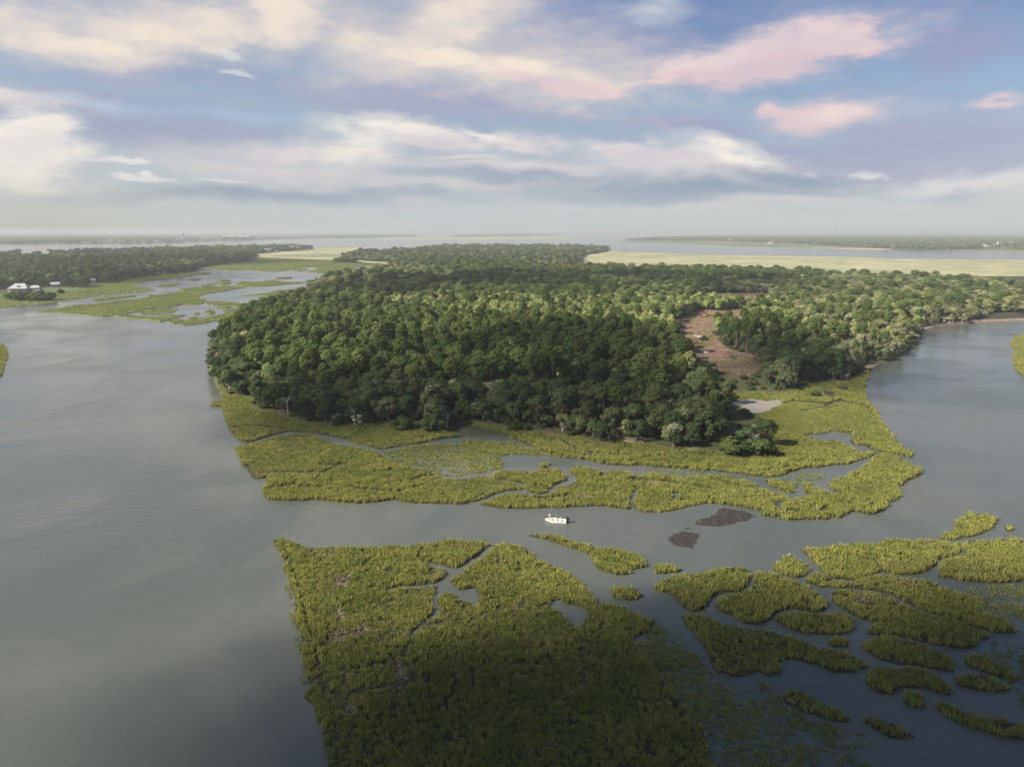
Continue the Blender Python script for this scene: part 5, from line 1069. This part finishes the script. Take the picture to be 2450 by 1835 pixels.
# ------------------------------------------------------------------ the skiff and its two anglers
M['gelcoat'] = plain('white_gelcoat', (.80, .77, .73), .25, .03); M['deck_tan'] = plain('tan_deck', (.60, .40, .25), .7, .12); M['motor'] = plain('black_motor', (.012, .013, .016), .3, .2); M['acrylic'] = plain('smoked_acrylic', (.10, .11, .12), .1, .1)
M['skin'] = plain('skin', (.48, .30, .22), .6, .05); M['shirt_a'] = plain('white_shirt', (.74, .68, .66), .8, .05); M['shirt_b'] = plain('pale_grey_shirt', (.62, .60, .60), .8, .05); M['khaki'] = plain('khaki_cloth', (.55, .47, .38), .85, .08); M['hair'] = plain('dark_hair', (.03, .022, .016), .8, .2); M['rod'] = plain('rod_graphite', (.10, .10, .10), .4, .1)
(bxw, byw), (sxw, syw) = at('X 632,728'), at('X 1168,768'); L_ = math.hypot(bxw - sxw, byw - syw); LB = max(5.2, min(6.2, L_)); ang = math.atan2(byw - syw, bxw - sxw)
boat = empty('skiff', (sxw, syw, 0), ang); tag(boat, 'small white open motor skiff with tan deck, two anglers aboard, in the channel', 'boat')
N = 13; out, dk, gun = [], [], []
for i in range(N):
    u = i / (N - 1); x = LB * u; b_ = 1.12 * (1 - max(0, (u - .45) / .55) ** 2.2) ** .75 if u < 1 else .06; b_ = max(b_, .07); sh = .36 + .22 * u ** 2; ke = -.22 + .30 * max(0, u - .72) / .28; ch = b_ * (.86 - .3 * max(0, u - .6)); cz = -.04 + .22 * max(0, u - .6) / .4; rk = .28 * max(0, u - .7) / .3
    out.append([(x - rk, 0, ke), (x - rk * .6, ch, cz), (x, b_, sh), (x - .02, max(.02, b_ - .15), sh + .01), (x - .05, max(.015, b_ - .19), .15)])
v, f = [], []
for sd in (1, -1):
    base = len(v)
    for sec in out: v += [(p[0], p[1] * sd, p[2]) for p in sec]
    for i in range(N - 1):
        for k in range(4):
            q = [base + i * 5 + k, base + (i + 1) * 5 + k, base + (i + 1) * 5 + k + 1, base + i * 5 + k + 1]; f.append(tuple(q if sd > 0 else q[::-1]))
n5 = N * 5; f.append((0, 1, 2, 3, 4, n5 + 4, n5 + 3, n5 + 2, n5 + 1))
mesh_obj('hull', make_mesh('hull', v, f, [M['gelcoat']]), boat)
v = [(s_[4][0], s_[4][1] + .02, .155) for s_ in out] + [(s_[4][0], -s_[4][1] - .02, .155) for s_ in out]
mesh_obj('cockpit_floor', make_mesh('cockpit_floor', v, [(i, N + i, N + i + 1, i + 1) for i in range(N - 1)], [M['deck_tan']]), boat)
iF = [i for i in range(N) if i / (N - 1) >= .66]; v = [(out[i][3][0], out[i][3][1] + .02, .38) for i in iF] + [(out[i][3][0], -out[i][3][1] - .02, .38) for i in iF]; nF = len(iF); v += [(v[0][0], v[0][1], .15), (v[nF][0], v[nF][1], .15)]
mesh_obj('bow_deck', make_mesh('bow_deck', v, [(i, nF + i, nF + i + 1, i + 1) for i in range(nF - 1)] + [(0, 2 * nF, 2 * nF + 1, nF)], [M['deck_tan']]), boat)
MB().box((.42, 0, .26), (.75, 1.75, .24)).build('stern_deck', M['gelcoat'], boat); MB().box((1.5, 0, .40), (.5, .9, .5)).build('cooler_seat', M['gelcoat'], boat)
cn = MB().box((2.55, 0, .58), (.62, .72, .86), 0, .86).build('console', M['gelcoat'], boat); MB().box((2.70, 0, 1.14), (.04, .6, .3)).build('windscreen', M['acrylic'], cn); MB().tube([(2.22 + .0, .17 * math.cos(a), 1.0 + .17 * math.sin(a)) for a in [k * math.pi / 6 for k in range(13)]], .018, 5).build('steering_wheel', M['motor'], cn); MB().tube([(2.6, .24, .95), (2.58, .3, 2.5)], .012, 4).build('antenna', M['steel'], cn)
om = MB().box((-.32, 0, .98), (.62, .44, .52), 0, .78).build('outboard_motor', M['motor'], boat); MB().box((-.36, 0, .45), (.28, .2, .75)).build('midsection', M['motor'], om); MB().box((-.42, 0, -.05), (.5, .08, .35)).build('lower_unit', M['motor'], om); MB().ball((-.72, 0, -.2), (.06, .2, .2), 8, 5).build('propeller', M['steel'], om); MB().box((-.02, 0, .5), (.22, .36, .45)).build('bracket', M['motor'], om)
ap = MB().box((-.08, .55, 1.05), (.16, .12, 1.5), 0, .6).build('shallow_water_anchor', M['motor'], boat); MB().tube([(-.1, .55, 1.7), (.02, .55, 2.05)], [.05, .02], 6).build('tip', M['motor'], ap); MB().box((-.02, .55, .45), (.24, .22, .35)).build('clamp', M['motor'], ap)
def skin_obj(name, pts, edges, rad, mat, parent, sub=1):
    me = bpy.data.meshes.new(name); me.from_pydata(pts, edges, []); me.materials.append(mat); o_ = mesh_obj(name, me, parent); o_.modifiers.new('skin', 'SKIN'); sk = me.skin_vertices[0].data
    for i, r in enumerate(rad): sk[i].radius = (r, r) if not isinstance(r, tuple) else r
    sk[0].use_root = True; o_.modifiers.new('smooth', 'SUBSURF').levels = sub; o_.modifiers[-1].render_levels = sub; return o_
def person(x, y, z, rz, label, sit, shirt, armL, armR):
    e = empty('person', (0, 0, 0)); e.parent = None; M4 = Matrix.Translation((sxw, syw, 0)) @ Matrix.Rotation(ang, 4, 'Z') @ Matrix.Translation((x, y, z)) @ Matrix.Rotation(rz, 4, 'Z'); e.matrix_world = M4; tag(e, label, 'person')
    hz_ = .48 if sit else .92; J = {'pel': (0, 0, hz_), 'wst': (.01, 0, hz_ + .14), 'chs': (.02, 0, hz_ + .36), 'nk': (.02, 0, hz_ + .55), 'hd0': (.03, 0, hz_ + .63), 'hd1': (.045, 0, hz_ + .73), 'hd2': (.03, 0, hz_ + .84)}
    for s_, sg in (('L', 1), ('R', -1)):
        J['sh' + s_] = (.02, sg * .18, hz_ + .49); arm = armL if s_ == 'L' else armR; J['el' + s_] = (arm[0][0], sg * arm[0][1], hz_ + arm[0][2]); J['wr' + s_] = (arm[1][0], sg * arm[1][1], hz_ + arm[1][2]); J['hn' + s_] = (arm[2][0], sg * arm[2][1], hz_ + arm[2][2]); J['hp' + s_] = (0, sg * .09, hz_ - .02)
        if sit: J['kn' + s_] = (.43, sg * .13, hz_ - .01); J['an' + s_] = (.46, sg * .13, .08); J['ft' + s_] = (.64, sg * .14, .05)
        else: J['kn' + s_] = (.05 + .03 * sg, sg * .11, .49); J['an' + s_] = (0 + .05 * sg, sg * .12, .08); J['ft' + s_] = (.17 + .05 * sg, sg * .14, .04)
    E = [('pel', 'wst'), ('wst', 'chs'), ('chs', 'nk'), ('nk', 'hd0'), ('hd0', 'hd1'), ('hd1', 'hd2')]
    for s_ in 'LR': E += [('chs', 'sh' + s_), ('sh' + s_, 'el' + s_), ('el' + s_, 'wr' + s_), ('wr' + s_, 'hn' + s_), ('pel', 'hp' + s_), ('hp' + s_, 'kn' + s_), ('kn' + s_, 'an' + s_), ('an' + s_, 'ft' + s_)]
    RD = dict(pel=.13, wst=.12, chs=.14, nk=.055, hd0=.075, hd1=.10, hd2=.075, sh=.07, el=.048, wr=.034, hn=.04, hp=.09, kn=.06, an=.042, ft=.04); ks = list(J); rd = lambda k: RD.get(k, RD.get(k[:-1], .05))
    skin_obj('body', [J[k] for k in ks], [(ks.index(a), ks.index(b_)) for a, b_ in E], [rd(k) for k in ks], M['skin'], e)
    sk_ = ['chs', 'wst', 'nk', 'shL', 'shR', 'elL', 'elR', 'pel']; mid = lambda a, b_, t_: tuple(J[a][i] * (1 - t_) + J[b_][i] * t_ for i in range(3)); Js = dict(J); Js['elL'] = mid('shL', 'elL', .85); Js['elR'] = mid('shR', 'elR', .85); Js['nk'] = mid('chs', 'nk', .75)
    skin_obj('shirt', [Js[k] for k in sk_], [(0, 1), (0, 2), (0, 3), (0, 4), (3, 5), (4, 6), (1, 7)], [.145, .13, .08, .075, .075, .055, .055, .135], shirt, e)
    pk = ['pel', 'hpL', 'hpR', 'knL', 'knR']; Jp = dict(J); Jp['knL'] = mid('hpL', 'knL', .95); Jp['knR'] = mid('hpR', 'knR', .95)
    skin_obj('shorts', [Jp[k] for k in pk], [(0, 1), (0, 2), (1, 3), (2, 4)], [.14, .10, .10, .075, .075], M['khaki'], e)
    MB().ball((J['hd1'][0] - .015, 0, J['hd1'][2] + .045), (.112, .105, .10), 10, 7).build('hair', M['hair'], e, True)
    MB().ball((J['hd1'][0] + .105, 0, J['hd1'][2] - .01), (.022, .016, .022), 6, 4).build('nose', M['skin'], e, True)
    return e, M4
e1, m1_ = person(LB * .79, .05, .38, 1.9, 'person in white shirt standing on the bow deck, holding a fishing rod', False, M['shirt_a'], [(.12, .24, .28), (.34, .12, .30), (.42, .08, .31)], [(.10, .24, .28), (.30, .10, .24), (.38, .05, .25)])
e2, m2_ = person(1.42, 0, .19, .15, 'person in pale shirt sitting behind the console of the skiff', True, M['shirt_b'], [(.14, .25, .27), (.40, .2, .30), (.52, .16, .36)], [(.06, .26, .25), (.22, .22, .06), (.34, .2, .04)])
rd_ = MB().tube([(.25, -.0, 1.10), (.42, .0, 1.22), (1.1, .0, 1.75), (1.9, .02, 2.25)], [.018, .016, .009, .004], 5).build('fishing_rod', M['rod']); rd_.matrix_world = m1_; tag(rd_, 'thin dark fishing rod in the hands of the standing person', 'fishing rod')

# ------------------------------------------------------------------ unseen low clouds added sunward, shaped so their shade lies on woods and marsh
m, t, o = new_mat('cloud_vapour'); M['cloud'] = m; d_ = nd(t, 'ShaderNodeBsdfDiffuse'); d_.inputs[0].default_value = (.92, .92, .93, 1); tl = nd(t, 'ShaderNodeBsdfTranslucent'); tl.inputs[0].default_value = (.92, .92, .93, 1); tp = nd(t, 'ShaderNodeBsdfTransparent')
a_ = nd(t, 'ShaderNodeMixShader'); a_.inputs[0].default_value = .5; lk(t, d_.outputs[0], a_.inputs[1]); lk(t, tl.outputs[0], a_.inputs[2]); b2 = nd(t, 'ShaderNodeMixShader'); b2.inputs[0].default_value = .77; lk(t, a_.outputs[0], b2.inputs[1]); lk(t, tp.outputs[0], b2.inputs[2]); lk(t, b2.outputs[0], o.inputs[0])
M['thin_cloud'] = m.copy(); M['thin_cloud'].node_tree.nodes[b2.name].inputs[0].default_value = .885
def cloud(s, z, alt, r0, n, label, seed, mat='cloud'):
    w = np.array(WP(s, z)); r = np.random.default_rng(seed); x0, y0 = w.min(0); x1, y1 = w.max(0); mb = MB(); c = w.mean(0); k = 0; tries = 0
    off = SUNV / SUNV[2] * (alt - z)
    while k < n and tries < 4000:
        tries += 1; p = np.array([x0 + (x1 - x0) * r.random(), y0 + (y1 - y0) * r.random()])
        if not inside(w, p[:1], p[1:])[0]: continue
        q = r0 * (.6 + .8 * r.random()); mb.ball((p[0] - c[0], p[1] - c[1], r.normal(0, q * .3)), (q, q, q * .5), 12, 8, .05); k += 1
    o_ = mb.build('cloud', M[mat], None, True); o_.location = (c[0] + off[0], c[1] + off[1], alt); tag(o_, label, 'cloud')
cloud('F 660,600 760,592 1000,590 1300,590 1600,598 1850,612 1800,640 1560,636 1300,622 1000,630 700,645', 8, 620, 36, 80, 'long broken cloud off the left of the view whose shade crosses the back woods', 1)
cloud('F 600,880 760,840 900,830 1080,760 1250,720 1440,715 1470,790 1560,850 1660,920 1660,965 1500,965 1200,940 900,915 700,915', 6, 520, 24, 58, 'ragged cloud off the left of the view whose shade lies on the front oaks', 2, 'thin_cloud')
cloud('F 1590,715 1680,700 1760,740 1830,800 1700,830 1600,790', 6, 520, 22, 20, 'small puffy cloud off the left of the view shading the trees by the clearing', 3, 'thin_cloud')
cloud('F -200,530 200,535 500,540 640,545 600,590 400,600 200,625 -200,640', 8, 760, 80, 44, 'wide cloud off the left of the view shading the left woods', 4)
cloud('F 640,1480 680,1400 760,1330 1000,1310 1300,1340 1700,1350 2000,1300 2400,1230 2800,1700 2400,2300 900,2300 680,1800', 1, 300, 22, 60, 'unseen low thin cloud added left of the camera to darken the near marsh', 5, 'thin_cloud')  # near pair added to darken the lower foreground
cloud('F 720,1580 850,1500 1300,1470 1700,1480 2300,1400 2700,1800 2400,2300 900,2300 720,1900', 1, 330, 22, 40, 'second unseen low cloud added behind the thin one to darken the nearest marsh', 6, 'thin_cloud')

# ------------------------------------------------------------------ haze: the damp air over the river
m, t, o = new_mat('haze_air'); pv = nd(t, 'ShaderNodeVolumePrincipled'); pv.inputs['Color'].default_value = (.60, .65, .66, 1)
pv.inputs['Density'].default_value = HAZE_DENSITY; pv.inputs['Anisotropy'].default_value = .1; lk(t, pv.outputs[0], o.inputs['Volume'])
m.cycles.homogeneous_volume = True
hz = MB().box((0, 28500, 42), (92000, 64000, 90)).build('haze', m); hz['kind'] = 'stuff'; tag(hz, 'thin pale blue haze over the whole river landscape', 'haze')
